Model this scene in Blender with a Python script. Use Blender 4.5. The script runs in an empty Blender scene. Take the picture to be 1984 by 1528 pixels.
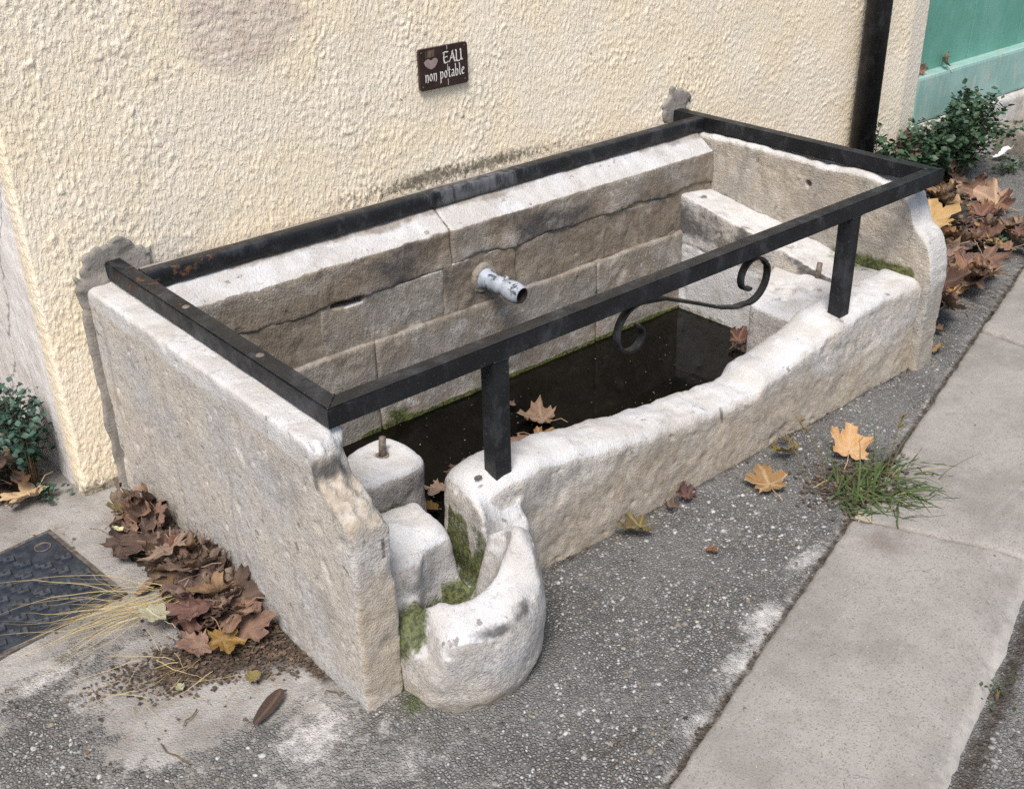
import bpy, math, random
import numpy as np
from mathutils import Vector, Matrix, Euler

# ------------------------------------------------------------------ camera, sky, sun, exposure
sc = bpy.context.scene
COL = sc.collection
def rad(a): return math.radians(a)

def make_camera():
    yaw, pitch, roll = rad(40.067), rad(28.352), rad(-1.382)
    f = Vector((math.sin(yaw)*math.cos(pitch), math.cos(yaw)*math.cos(pitch), -math.sin(pitch)))
    r = f.cross(Vector((0, 0, 1))).normalized()
    u = r.cross(f)
    r2 = r*math.cos(roll) + u*math.sin(roll)
    u2 = -r*math.sin(roll) + u*math.cos(roll)
    cd = bpy.data.cameras.new('camera'); cam = bpy.data.objects.new('camera', cd); COL.objects.link(cam)
    M = Matrix((r2, u2, -f)).transposed().to_4x4()
    M.translation = Vector((-0.827, -2.4083, 0.9149 + 0.57))
    cam.matrix_world = M
    cd.sensor_fit = 'HORIZONTAL'; cd.sensor_width = 36.0
    cd.lens = 36.0*2169.09/1984.0
    cd.clip_start = 0.05; cd.clip_end = 500
    sc.camera = cam
make_camera()

SUN_AZ, SUN_EL = 219.0, 57.0      # direction towards the sun: degrees from +x (ccw) and above horizon
w = bpy.data.worlds.new('World'); sc.world = w; w.use_nodes = True
wn = w.node_tree.nodes; bg = wn['Background']
sky = wn.new('ShaderNodeTexSky'); sky.sky_type = 'NISHITA'; sky.sun_disc = False
sky.sun_elevation = rad(SUN_EL); sky.sun_rotation = rad(90 - SUN_AZ)
sky.air_density = 1.0; sky.dust_density = 2.6; sky.ozone_density = 0.8
w.node_tree.links.new(sky.outputs[0], bg.inputs[0]); bg.inputs[1].default_value = 0.10
ld = bpy.data.lights.new('sun', 'SUN'); ld.energy = 2.5; ld.angle = rad(22); ld.color = (1.0, 0.965, 0.925)
sun = bpy.data.objects.new('sun', ld); COL.objects.link(sun)
sd = Vector((math.cos(rad(SUN_AZ))*math.cos(rad(SUN_EL)), math.sin(rad(SUN_AZ))*math.cos(rad(SUN_EL)), math.sin(rad(SUN_EL))))
sun.rotation_euler = sd.to_track_quat('Z', 'Y').to_euler()
vs = sc.view_settings
vs.view_transform = 'Standard'; vs.look = 'None'; vs.gamma = 1.0; vs.use_curve_mapping = False
vs.exposure = 0.67
sc.render.engine = 'CYCLES'; sc.cycles.use_denoising = False; sc.cycles.sample_clamp_indirect = 4.0

rng = np.random.default_rng(7)
R = random.Random(11)

# ------------------------------------------------------------------ numpy noise
def _h(ix, iy, iz, seed):
    h = (ix.astype(np.uint32)*np.uint32(374761393) + iy.astype(np.uint32)*np.uint32(668265263)
         + iz.astype(np.uint32)*np.uint32(2147483647 - 58) + np.uint32((seed*974634721) & 0xffffffff))
    h ^= h >> np.uint32(13); h *= np.uint32(1274126177); h ^= h >> np.uint32(16); h *= np.uint32(2246822519); h ^= h >> np.uint32(13)
    return h
def gn(x, y, z, seed=0):
    """gradient noise, about -0.9..0.9"""
    x = np.asarray(x, np.float32); y = np.asarray(y, np.float32)+np.float32(0); z = np.asarray(z, np.float32)+np.float32(0)
    x, y, z = np.broadcast_arrays(x, y, z)
    x0 = np.floor(x).astype(np.int32); y0 = np.floor(y).astype(np.int32); z0 = np.floor(z).astype(np.int32)
    fx, fy, fz = x-x0, y-y0, z-z0
    u = fx*fx*fx*(fx*(fx*6-15)+10); v = fy*fy*fy*(fy*(fy*6-15)+10); t = fz*fz*fz*(fz*(fz*6-15)+10)
    def g(a, b, c):
        h = _h(x0+a, y0+b, z0+c, seed)
        gx = (h & np.uint32(1023)).astype(np.float32)/511.5-1
        gy = ((h >> np.uint32(10)) & np.uint32(1023)).astype(np.float32)/511.5-1
        gz = ((h >> np.uint32(20)) & np.uint32(1023)).astype(np.float32)/511.5-1
        return gx*(fx-a)+gy*(fy-b)+gz*(fz-c)
    a0 = g(0,0,0); a0 = a0+u*(g(1,0,0)-a0); a1 = g(0,1,0); a1 = a1+u*(g(1,1,0)-a1)
    a0 = a0+v*(a1-a0)
    b0 = g(0,0,1); b0 = b0+u*(g(1,0,1)-b0); b1 = g(0,1,1); b1 = b1+u*(g(1,1,1)-b1)
    b0 = b0+v*(b1-b0)
    return (a0+t*(b0-a0))*1.25
def fbm(x, y, z, o=3, seed=0):
    s = 0; a = 1.0; k = 1.0
    for i in range(o):
        s = s + a*gn(x*k, y*k, z*k, seed+i); a *= .5; k *= 2.07
    return s
def sst(a, b, x):
    t = np.clip((x-a)/(b-a), 0, 1); return t*t*(3-2*t)
def smin(a, b, k):
    hh = np.clip(.5+.5*(b-a)/k, 0, 1); return b+(a-b)*hh-k*hh*(1-hh)
def smax(a, b, k): return -smin(-a, -b, k)
def gauss(x, y, cx, cy, sx, sy=None):
    sy = sy or sx
    return np.exp(-((x-cx)/sx)**2-((y-cy)/sy)**2)

# ------------------------------------------------------------------ mesh helpers
def mesh_np(name, V, Fq, smooth=True, mask=None):
    V = np.asarray(V, np.float32); Fq = np.asarray(Fq, np.int32)
    me = bpy.data.meshes.new(name)
    n = Fq.shape[1]
    me.vertices.add(len(V)); me.vertices.foreach_set('co', V.ravel())
    me.loops.add(Fq.size); me.loops.foreach_set('vertex_index', Fq.ravel())
    me.polygons.add(len(Fq))
    me.polygons.foreach_set('loop_start', np.arange(0, Fq.size, n, dtype=np.int32))
    me.polygons.foreach_set('loop_total', np.full(len(Fq), n, np.int32))
    if smooth: me.polygons.foreach_set('use_smooth', np.ones(len(Fq), bool))
    me.update(calc_edges=True); me.validate()
    if mask is not None: set_mask(me, mask)
    return me
def set_mask(me, mask, name='mask'):
    at = me.attributes.new(name, 'FLOAT_COLOR', 'POINT')
    at.data.foreach_set('color', np.clip(np.asarray(mask, np.float32), 0, 1).ravel())
def obj(name, me, mat=None, parent=None, loc=None, rot=None):
    o = bpy.data.objects.new(name, me); COL.objects.link(o)
    if mat is not None and me is not None:
        if len(me.materials) == 0: me.materials.append(mat)
        else:
            o.material_slots[0].link = 'OBJECT'; o.material_slots[0].material = mat
    if parent is not None: o.parent = parent
    if loc is not None: o.location = loc
    if rot is not None: o.rotation_euler = rot
    return o
def tag(o, label=None, cat=None, group=None, kind=None):
    if label: o['label'] = label
    if cat: o['category'] = cat
    if group: o['group'] = group
    if kind: o['kind'] = kind
    return o
def empty(name, label, cat, group=None, loc=(0, 0, 0)):
    o = bpy.data.objects.new(name, None); COL.objects.link(o); o.location = loc
    o.empty_display_size = .05
    return tag(o, label, cat, group)

class MB:
    """collects small solids for one mesh"""
    def __init__(s): s.v = []; s.f = []
    def add(s, V, Fs):
        b = len(s.v); s.v += [tuple(p) for p in V]; s.f += [tuple(b+i for i in f) for f in Fs]
    def box(s, lo, hi, bev=0.0):
        x0, y0, z0 = lo; x1, y1, z1 = hi
        if bev <= 0:
            s.add([(x0,y0,z0),(x1,y0,z0),(x1,y1,z0),(x0,y1,z0),(x0,y0,z1),(x1,y0,z1),(x1,y1,z1),(x0,y1,z1)],
                  [(0,3,2,1),(4,5,6,7),(0,1,5,4),(1,2,6,5),(2,3,7,6),(3,0,4,7)]); return
        import bmesh
        bm = bmesh.new(); bmesh.ops.create_cube(bm, size=1)
        for v in bm.verts:
            v.co = Vector(((x0+x1)/2+v.co.x*(x1-x0), (y0+y1)/2+v.co.y*(y1-y0), (z0+z1)/2+v.co.z*(z1-z0)))
        bmesh.ops.bevel(bm, geom=list(bm.edges), offset=bev, segments=2, affect='EDGES', profile=.7)
        bm.verts.index_update()
        s.add([v.co[:] for v in bm.verts], [tuple(v.index for v in f.verts) for f in bm.faces]); bm.free()
    def tube(s, pts, r, n=8, cap=True, flat=None):
        """swept tube; r scalar or list; flat=(a,b) gives a rectangular bar section"""
        pts = [Vector(p) for p in pts]; m = len(pts); rr = r if isinstance(r, (list, tuple)) else [r]*m
        rings = []; up = None
        for i, p in enumerate(pts):
            t = (pts[min(i+1, m-1)]-pts[max(i-1, 0)]).normalized()
            if up is None:
                up = Vector((0,1,0)) if flat else (Vector((0,0,1)) if abs(t.z) < .9 else Vector((1,0,0)))
            sx = t.cross(up).normalized(); 
            if not flat: up = sx.cross(t).normalized()
            sy = up if flat else up
            if flat:
                a, b = flat; ring = [p+sx*a*q[0]+sy*b*q[1] for q in ((-1,-1),(1,-1),(1,1),(-1,1))]
            else:
                ring = [p+(sx*math.cos(2*math.pi*k/n)+sy*math.sin(2*math.pi*k/n))*rr[i] for k in range(n)]
            rings.append(ring)
        k = len(rings[0]); V = [v for ring in rings for v in ring]; Fs = []
        for i in range(m-1):
            for j in range(k):
                Fs.append((i*k+j, i*k+(j+1) % k, (i+1)*k+(j+1) % k, (i+1)*k+j))
        if cap: Fs.append(tuple(range(k-1, -1, -1))); Fs.append(tuple((m-1)*k+j for j in range(k)))
        s.add(V, Fs)
    def lathe(s, prof, origin, axis, n=24):
        ax = Vector(axis).normalized(); sx = ax.orthogonal().normalized(); sy = ax.cross(sx); o = Vector(origin)
        V = []; Fs = []
        for (t, r) in prof:
            for k in range(n):
                a = 2*math.pi*k/n; V.append(o+ax*t+(sx*math.cos(a)+sy*math.sin(a))*r)
        for i in range(len(prof)-1):
            for k in range(n):
                Fs.append((i*n+k, i*n+(k+1) % n, (i+1)*n+(k+1) % n, (i+1)*n+k))
        s.add(V, Fs)
    def mesh(s, name, smooth=False):
        me = bpy.data.meshes.new(name); me.from_pydata([tuple(v) for v in s.v], [], s.f); me.update()
        if smooth:
            me.polygons.foreach_set('use_smooth', [True]*len(me.polygons))
        return me
    def obj(s, name, mat, parent=None, smooth=False, **k): return obj(name, s.mesh(name, smooth), mat, parent, **k)

def nets(d, lo, h):
    """surface nets on a signed distance grid"""
    s = d < 0
    c = [s[:-1,:-1,:-1], s[1:,:-1,:-1], s[:-1,1:,:-1], s[1:,1:,:-1], s[:-1,:-1,1:], s[1:,:-1,1:], s[:-1,1:,1:], s[1:,1:,1:]]
    alls = c[0].copy(); anys = c[0].copy()
    for q in c[1:]: alls &= q; anys |= q
    mix = anys & ~alls
    idx = np.argwhere(mix); n = len(idx)
    num = np.full(mix.shape, -1, np.int32); num[mix] = np.arange(n)
    offs = np.array([[0,0,0],[1,0,0],[0,1,0],[1,1,0],[0,0,1],[1,0,1],[0,1,1],[1,1,1]])
    vals = np.stack([d[idx[:,0]+o[0], idx[:,1]+o[1], idx[:,2]+o[2]] for o in offs], 1)
    acc = np.zeros((n, 3)); cnt = np.zeros(n)
    for a, b in ((0,1),(2,3),(4,5),(6,7),(0,2),(1,3),(4,6),(5,7),(0,4),(1,5),(2,6),(3,7)):
        va, vb = vals[:,a], vals[:,b]; m = (va < 0) != (vb < 0)
        t = np.where(m, va/np.where(m, va-vb, 1), 0)
        p = offs[a][None]+t[:,None]*(offs[b]-offs[a])[None]
        acc[m] += p[m]; cnt[m] += 1
    V = (idx+acc/cnt[:,None])*h+np.asarray(lo)
    Q = []
    for ax in range(3):
        a = np.take(s, range(0, s.shape[ax]-1), ax); b = np.take(s, range(1, s.shape[ax]), ax)
        e = np.argwhere(a != b)
        o1, o2 = (ax+1) % 3, (ax+2) % 3
        ok = (e[:,o1] > 0) & (e[:,o2] > 0) & (e[:,o1] < s.shape[o1]-1) & (e[:,o2] < s.shape[o2]-1)
        e = e[ok]
        if len(e) == 0: continue
        ins = s[e[:,0], e[:,1], e[:,2]]
        def nb(d1, d2):
            k = e.copy(); k[:,o1] -= d1; k[:,o2] -= d2; return num[k[:,0], k[:,1], k[:,2]]
        q = np.stack([nb(1,1), nb(0,1), nb(0,0), nb(1,0)], 1)
        q[~ins] = q[~ins][:, ::-1]
        Q.append(q)
    return V, np.concatenate(Q)

def stone(name, fn, lo, hi, h, mat, parent, mask=None, amp=(.004, .0022, .0012), wl=(.11, .035, .014), seed=1, kind=None):
    lo = np.array(lo)-2*h; hi = np.array(hi)+2*h
    n = np.ceil((hi-lo)/h).astype(int)+1
    X, Y, Z = np.meshgrid(*[(lo[i]+h*np.arange(n[i])).astype(np.float32) for i in range(3)], indexing='ij')
    d = fn(X, Y, Z).astype(np.float32)
    b = np.abs(d) < .03
    x, y, z = X[b], Y[b], Z[b]; dn = np.zeros(len(x), np.float32)
    for i, (a, l) in enumerate(zip(amp, wl)):
        dn += a*gn(x/l, y/l, z/l, seed*13+i)
    # small pits
    p = gn(x/.022, y/.022, z/.022, seed*13+7); dn += .0045*sst(.42, .75, p)
    p = gn(x/.055, y/.055, z/.055, seed*13+8); dn += .0042*sst(.34, .62, p)
    d[b] += dn
    V, Q = nets(d, lo, h)
    M = None
    me = mesh_np(name, V, Q)
    if mask is not None:
        N = np.empty(len(V)*3, np.float32); me.vertices.foreach_get('normal', N); N = N.reshape(-1, 3)
        set_mask(me, np.stack([np.broadcast_to(q, (len(V),)) for q in mask(V[:,0], V[:,1], V[:,2], N)], 1))
    o = obj(name, me, mat, parent)
    return o
def rbox(X, Y, Z, lo, hi, r):
    c = [(a+b)/2 for a, b in zip(lo, hi)]; e = [(b-a)/2-r for a, b in zip(lo, hi)]
    qx, qy, qz = np.abs(X-c[0])-e[0], np.abs(Y-c[1])-e[1], np.abs(Z-c[2])-e[2]
    return np.sqrt(np.maximum(qx,0)**2+np.maximum(qy,0)**2+np.maximum(qz,0)**2)+np.minimum(np.maximum(qx, np.maximum(qy, qz)), 0)-r

# ------------------------------------------------------------------ materials
class NT:
    def __init__(s, name):
        s.m = bpy.data.materials.new(name); s.m.use_nodes = True; s.t = s.m.node_tree
        s.b = s.t.nodes['Principled BSDF']
        s.geo = s.t.nodes.new('ShaderNodeNewGeometry')
        s.pos = s.geo.outputs['Position']
    def n(s, typ, **kw):
        nd = s.t.nodes.new('ShaderNode'+typ)
        for k, v in kw.items():
            if hasattr(nd, k) and not k.startswith('i_'): setattr(nd, k, v)
        return nd
    def link(s, a, b): s.t.links.new(a, b)
    def set(s, sock, v):
        if isinstance(v, bpy.types.NodeSocket): s.link(v, sock)
        else:
            if isinstance(v, tuple) and len(v) == 3 and sock.type == 'RGBA': v = v+(1,)
            sock.default_value = v
    def noise(s, scale, detail=4, rough=.55, vec=None, dist=0):
        nd = s.n('TexNoise'); s.link(vec or s.pos, nd.inputs['Vector'])
        nd.inputs['Scale'].default_value = scale; nd.inputs['Detail'].default_value = detail
        nd.inputs['Roughness'].default_value = rough; nd.inputs['Distortion'].default_value = dist
        return nd.outputs[0]
    def voro(s, scale, feature='F1', vec=None, rand=1.0):
        nd = s.n('TexVoronoi'); nd.feature = feature; s.link(vec or s.pos, nd.inputs['Vector'])
        nd.inputs['Scale'].default_value = scale; nd.inputs['Randomness'].default_value = rand
        return nd
    def ramp(s, v, a, b, va=0.0, vb=1.0):
        nd = s.n('MapRange'); nd.interpolation_type = 'SMOOTHSTEP'; s.set(nd.inputs[0], v)
        for i, q in enumerate((a, b, va, vb)): nd.inputs[i+1].default_value = q
        return nd.outputs[0]
    def mix(s, f, a, b, mode='MIX'):
        nd = s.n('MixRGB'); nd.blend_type = mode; s.set(nd.inputs[0], f); s.set(nd.inputs[1], a); s.set(nd.inputs[2], b)
        return nd.outputs[0]
    def math(s, op, a, b=0.0, clamp=False):
        nd = s.n('Math'); nd.operation = op; nd.use_clamp = clamp; s.set(nd.inputs[0], a); s.set(nd.inputs[1], b); return nd.outputs[0]
    def mapv(s, scale, rot=(0,0,0)):
        nd = s.n('Mapping'); s.link(s.pos, nd.inputs[0]); nd.inputs['Scale'].default_value = scale; nd.inputs['Rotation'].default_value = rot
        return nd.outputs[0]
    def attr(s, name='mask'):
        nd = s.n('Attribute'); nd.attribute_name = name
        sp = s.n('SeparateColor'); s.link(nd.outputs['Color'], sp.inputs[0])
        return sp.outputs[0], sp.outputs[1], sp.outputs[2], nd.outputs['Alpha'], nd.outputs['Color']
    def bump(s, hgt, dist, strength=1.0, normal=None):
        nd = s.n('Bump'); s.link(hgt, nd.inputs['Height']); nd.inputs['Distance'].default_value = dist; nd.inputs['Strength'].default_value = strength
        if normal is not None: s.link(normal, nd.inputs['Normal'])
        return nd.outputs[0]
    def out(s, col, rough=.8, normal=None, spec=.3, metal=0.0):
        s.set(s.b.inputs['Base Color'], col); s.set(s.b.inputs['Roughness'], rough)
        s.b.inputs['Specular IOR Level'].default_value = spec; s.set(s.b.inputs['Metallic'], metal)
        if normal is not None: s.link(normal, s.b.inputs['Normal'])
        return s.m

def m_limestone(name, warm=(.535,.485,.42), grey=(.475,.465,.455), speck=.45, chisel=None, tan=((.33,.265,.185), (.44,.37,.285))):
    k = NT(name); wear, moss, stain, brown, _ = k.attr()
    base = k.mix(k.ramp(k.noise(5.5, 6, .6), .38, .62), warm, grey)
    base = k.mix(k.ramp(k.noise(17, 5, .6), .40, .75, 0, .5), base, (.56,.525,.485))
    base = k.mix(k.math('MULTIPLY', k.ramp(k.noise(130, 4, .7), .50, .62), speck), base, (.20,.175,.145))
    base = k.mix(k.ramp(k.noise(52, 5, .72), .52, .68, 0, .6), base, (.27,.235,.195))
    base = k.mix(k.ramp(k.noise(75, 4, .7), .56, .70, 0, .55), base, (.62,.58,.535))
    base = k.mix(k.ramp(k.noise(2.6, 6, .68), .50, .66, 0, .55), base, (.245,.22,.19))
    base = k.mix(k.ramp(k.noise(1, 5, .65, vec=k.mapv((24, 24, 3.0))), .55, .70, 0, .45), base, (.21,.19,.165))
    n2 = k.noise(30, 5, .6)
    wv = k.math('ADD', wear, k.math('MULTIPLY', k.math('SUBTRACT', n2, .5), .9))  # whitens worn stone and any face that looks up
    base = k.mix(k.math('MULTIPLY', k.ramp(wv, .38, .72), .85), base, k.mix(k.ramp(k.noise(9, 4), .4, .62), (.60,.597,.595), (.50,.48,.455)))
    sm = k.ramp(k.noise(3.5, 3, .5), .38, .60)
    base = k.mix(k.math('MULTIPLY', sm, k.ramp(k.noise(70, 6, .78), .555, .66, 0, .55)), base, (.23,.20,.17))
    base = k.mix(k.ramp(k.noise(28, 4, .6), .655, .70, 0, .7), base, (.15,.13,.11))
    base = k.mix(k.ramp(k.noise(7, 6, .7), .56, .70, 0, .5), base, (.30,.275,.245))
    bv = k.math('ADD', brown, k.math('MULTIPLY', k.math('SUBTRACT', k.noise(22, 5, .62), .5), 1.1))
    base = k.mix(k.math('MULTIPLY', k.ramp(bv, .3, .85), .75), base, k.mix(k.ramp(k.noise(60, 3), .4, .6), *tan))
    sv = k.math('ADD', stain, k.math('MULTIPLY', k.math('SUBTRACT', k.noise(35, 5, .65), .5), 1.1))
    base = k.mix(k.math('MULTIPLY', k.ramp(sv, .35, .9), .9), base, (.075,.07,.068))
    mv = k.math('ADD', moss, k.math('MULTIPLY', k.math('SUBTRACT', k.noise(40, 5, .65), .5), 1.0))
    mf = k.ramp(mv, .37, .80)
    base = k.mix(k.math('MULTIPLY', mf, .92), base, k.mix(k.ramp(k.noise(120, 3), .38, .62), (.032,.040,.010), (.115,.135,.030)))
    hgt = k.math('ADD', k.math('MULTIPLY', k.noise(95, 5, .65), 1.0), k.math('MULTIPLY', k.ramp(k.noise(240, 2), .4, .7), .35))
    if chisel:
        cn = k.noise(1, 3, .5, vec=k.mapv(chisel[0], chisel[1])); hgt = k.math('ADD', hgt, k.math('MULTIPLY', cn, 1.2))
    hgt = k.math('ADD', hgt, k.math('MULTIPLY', k.math('MULTIPLY', mf, k.noise(260, 3)), 1.6))
    return k.out(base, k.ramp(k.noise(12, 3), .3, .7, .72, .92), k.bump(hgt, .0027, .8), .25)
STONE = m_limestone('limestone')
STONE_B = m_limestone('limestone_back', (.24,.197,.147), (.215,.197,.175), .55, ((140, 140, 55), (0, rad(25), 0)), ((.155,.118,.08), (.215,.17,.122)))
STONE_R = m_limestone('limestone_chiselled', (.41,.355,.28), (.36,.34,.305), .45, ((60, 60, 220), (rad(12), 0, 0)))

def m_stucco():
    k = NT('stucco'); patch, dirt, flake, grey, _ = k.attr()
    col = k.mix(k.ramp(k.noise(3.2, 5, .6), .36, .66), (.85,.725,.53), (.85,.755,.605))
    col = k.mix(k.ramp(k.noise(26, 4, .6), .5, .78, 0, .5), col, (.86,.80,.69))
    col = k.mix(k.math('MULTIPLY', patch, .75), col, k.mix(k.ramp(k.noise(18, 4), .4, .6), (.56,.455,.375), (.66,.56,.47)))
    gv = k.math('ADD', grey, k.math('MULTIPLY', k.math('SUBTRACT', k.noise(16, 5, .65), .5), .9))
    col = k.mix(k.math('MULTIPLY', k.ramp(gv, .3, .9), .7), col, (.60,.56,.49))
    dv = k.math('ADD', dirt, k.math('MULTIPLY', k.math('SUBTRACT', k.noise(70, 5, .7), .5), 1.7))
    col = k.mix(k.math('MULTIPLY', k.ramp(dv, .45, .95), .88), col, (.095,.08,.055))
    col = k.mix(k.ramp(k.noise(48, 2, .4), .745, .785, 0, .85), col, (.16,.12,.08))
    col = k.mix(k.ramp(k.noise(1, 5, .6, vec=k.mapv((9, 9, 1.3))), .52, .72, 0, .35), col, (.66,.585,.46))
    col = k.mix(k.ramp(k.noise(90, 3, .6), .60, .72, 0, .45), col, (.50,.41,.28))
    va = k.mapv((150, 100, 72)); vb = k.mapv((95, 80, 48))
    hgt = k.math('ADD', k.math('MULTIPLY', k.ramp(k.noise(1, 3, .55, vec=va, dist=.2), .42, .60), .55), k.ramp(k.noise(1, 3, .5, vec=vb, dist=.3), .46, .58))
    hgt = k.math('ADD', hgt, k.math('MULTIPLY', k.noise(330, 2), .3))
    return k.out(col, .9, k.bump(hgt, .0017, .65), .2)
STUCCO = m_stucco()

def m_whitewash():
    k = NT('whitewash')
    v = k.mapv((1, 1, .35))
    col = k.mix(k.ramp(k.noise(9, 6, .65, vec=v), .38, .62), (.83,.80,.77), (.72,.67,.63))
    col = k.mix(k.ramp(k.noise(55, 4, .7, vec=v), .62, .74, 0, .5), col, (.42,.36,.31))
    cr = k.voro(5.5, 'DISTANCE_TO_EDGE', vec=k.mapv((1, 1, .22)))
    col = k.mix(k.ramp(cr.outputs[0], .001, .008, .6, 0), col, (.10,.085,.07))
    return k.out(col, .9, k.bump(k.noise(85, 5, .65, vec=k.mapv((1,1,.5))), .005, .8), .2)
WHITEWASH = m_whitewash()

def m_mortar(name='mortar', c=(.36,.335,.295), c2=(.27,.25,.22)):
    k = NT(name)
    col = k.mix(k.ramp(k.noise(14, 5, .6), .35, .65), c, c2)
    col = k.mix(k.ramp(k.noise(140, 3), .55, .7, 0, .5), col, (.15,.135,.115))
    return k.out(col, .92, k.bump(k.noise(130, 5, .65), .004, .8), .15)
MORTAR = m_mortar('mortar', (.31,.285,.255), (.215,.198,.175))

def m_ground():
    k = NT('worn_asphalt'); cem, moss, dirt, white, _ = k.attr()
    wp = k.n('VectorMath'); wp.operation = 'ADD'; k.link(k.pos, wp.inputs[0])
    nz = k.n('TexNoise'); k.link(k.pos, nz.inputs['Vector']); nz.inputs['Scale'].default_value = 60
    ws = k.n('VectorMath'); ws.operation = 'SCALE'; k.link(nz.outputs['Color'], ws.inputs[0]); ws.inputs['Scale'].default_value = .006
    k.link(ws.outputs[0], wp.inputs[1])
    v = k.voro(150, 'F1', vec=wp.outputs[0]); ve = k.voro(150, 'DISTANCE_TO_EDGE', vec=wp.outputs[0])
    sp = k.n('SeparateColor'); k.link(v.outputs['Color'], sp.inputs[0])
    rnd = sp.outputs[0]
    st = k.mix(k.ramp(rnd, 0, 1), (.155,.15,.142), (.31,.30,.285))
    st = k.mix(k.ramp(sp.outputs[1], .87, .93), st, (.50,.48,.44))
    st = k.mix(k.ramp(sp.outputs[2], .8, .9, 0, .6), st, (.25,.19,.12))
    edge = k.ramp(ve.outputs[0], .03, .16)
    col = k.mix(edge, (.095,.091,.084), st)
    col = k.mix(k.ramp(k.noise(3.5, 5, .6), .40, .64, 0, .75), col, (.235,.228,.214))
    col = k.mix(k.ramp(k.noise(11, 6, .7), .52, .68, 0, .5), col, (.29,.28,.26))
    # cement skim
    cv = k.math('ADD', cem, k.math('MULTIPLY', k.math('SUBTRACT', k.noise(24, 6, .74), .5), 1.6))
    cf = k.ramp(cv, .35, .68)
    cc = k.mix(k.ramp(k.noise(7, 6, .62), .36, .64), (.37,.352,.328), (.24,.222,.202))
    cc = k.mix(k.ramp(k.noise(19, 5, .7), .52, .70, 0, .6), cc, (.27,.215,.17))
    cc = k.mix(k.ramp(k.noise(60, 4, .65), .56, .72, 0, .6), cc, (.14,.125,.105))
    col = k.mix(k.math('MULTIPLY', cf, .93), col, cc)
    wv = k.math('ADD', white, k.math('MULTIPLY', k.math('SUBTRACT', k.noise(32, 8, .8), .5), 1.7))
    wf = k.ramp(wv, .32, 1.0)
    col = k.mix(k.math('MULTIPLY', wf, .85), col, k.mix(k.ramp(k.noise(70, 3), .4, .65), (.56,.54,.51), (.40,.385,.36)))
    mv = k.math('ADD', moss, k.math('MULTIPLY', k.math('SUBTRACT', k.noise(45, 5, .7), .5), 1.1))
    col = k.mix(k.math('MULTIPLY', k.ramp(mv, .4, .9), .8), col, (.075,.095,.03))
    dv = k.math('ADD', dirt, k.math('MULTIPLY', k.math('SUBTRACT', k.noise(38, 6, .7), .5), 1.2))
    df = k.ramp(dv, .35, .85)
    col = k.mix(k.math('MULTIPLY', df, .93), col, k.mix(k.ramp(k.noise(110, 3), .4, .62), (.038,.028,.02), (.085,.066,.048)))
    flat = k.math('MAXIMUM', k.math('MULTIPLY', cf, .8), k.math('MULTIPLY', wf, .7))
    hs = k.math('MULTIPLY', k.ramp(ve.outputs[0], 0, .35), k.math('SUBTRACT', 1.0, flat))
    hgt = k.math('ADD', k.math('MULTIPLY', hs, 1.0), k.math('MULTIPLY', k.noise(170, 4, .65), .45))
    hgt = k.math('ADD', hgt, k.math('MULTIPLY', k.noise(28, 4), .5))
    return k.out(col, .85, k.bump(hgt, .006, .9), .3)
GROUND = m_ground()

def m_pebble():
    k = NT('pebble'); at = k.attr('tint')
    col = k.mix(k.ramp(k.noise(300, 3), .4, .7, 0, .4), at[4], (.10,.095,.085))
    return k.out(col, .7, None, .35)
PEBBLE = m_pebble()

def m_kerb():
    k = NT('kerb_concrete'); wear, dirt, stain, _, _ = k.attr()
    col = k.mix(k.ramp(k.noise(4.5, 6, .62), .36, .66), (.32,.297,.267), (.235,.218,.195))
    col = k.mix(k.ramp(k.noise(14, 6, .72), .50, .66, 0, .45), col, (.33,.315,.295))
    col = k.mix(k.ramp(k.noise(44, 6, .75), .50, .66, 0, .40), col, (.22,.20,.178))
    col = k.mix(k.ramp(k.noise(230, 3), .56, .64, 0, .75), col, (.15,.138,.122))
    col = k.mix(k.ramp(k.noise(190, 2), .70, .76, 0, .8), col, (.52,.505,.48))
    col = k.mix(k.ramp(k.noise(52, 3), .70, .75, 0, .75), col, (.10,.085,.07))
    col = k.mix(k.ramp(k.noise(1, 4, .6, vec=k.mapv((3, 40, 3), (0, 0, rad(-38)))), .62, .72, 0, .3), col, (.36,.345,.325))
    wv = k.math('ADD', wear, k.math('MULTIPLY', k.math('SUBTRACT', k.noise(40, 5, .7), .5), 1.0))
    col = k.mix(k.math('MULTIPLY', k.ramp(wv, .4, .9), .55), col, (.46,.43,.39))
    dv = k.math('ADD', dirt, k.math('MULTIPLY', k.math('SUBTRACT', k.noise(20, 6, .68), .5), 1.0))
    col = k.mix(k.math('MULTIPLY', k.ramp(dv, .35, .95), .6), col, (.15,.12,.10))
    return k.out(col, .86, k.bump(k.math('ADD', k.noise(160, 4, .6), k.math('MULTIPLY', k.noise(420, 2), .4)), .0020, .8), .25)
KERB = m_kerb()

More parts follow.
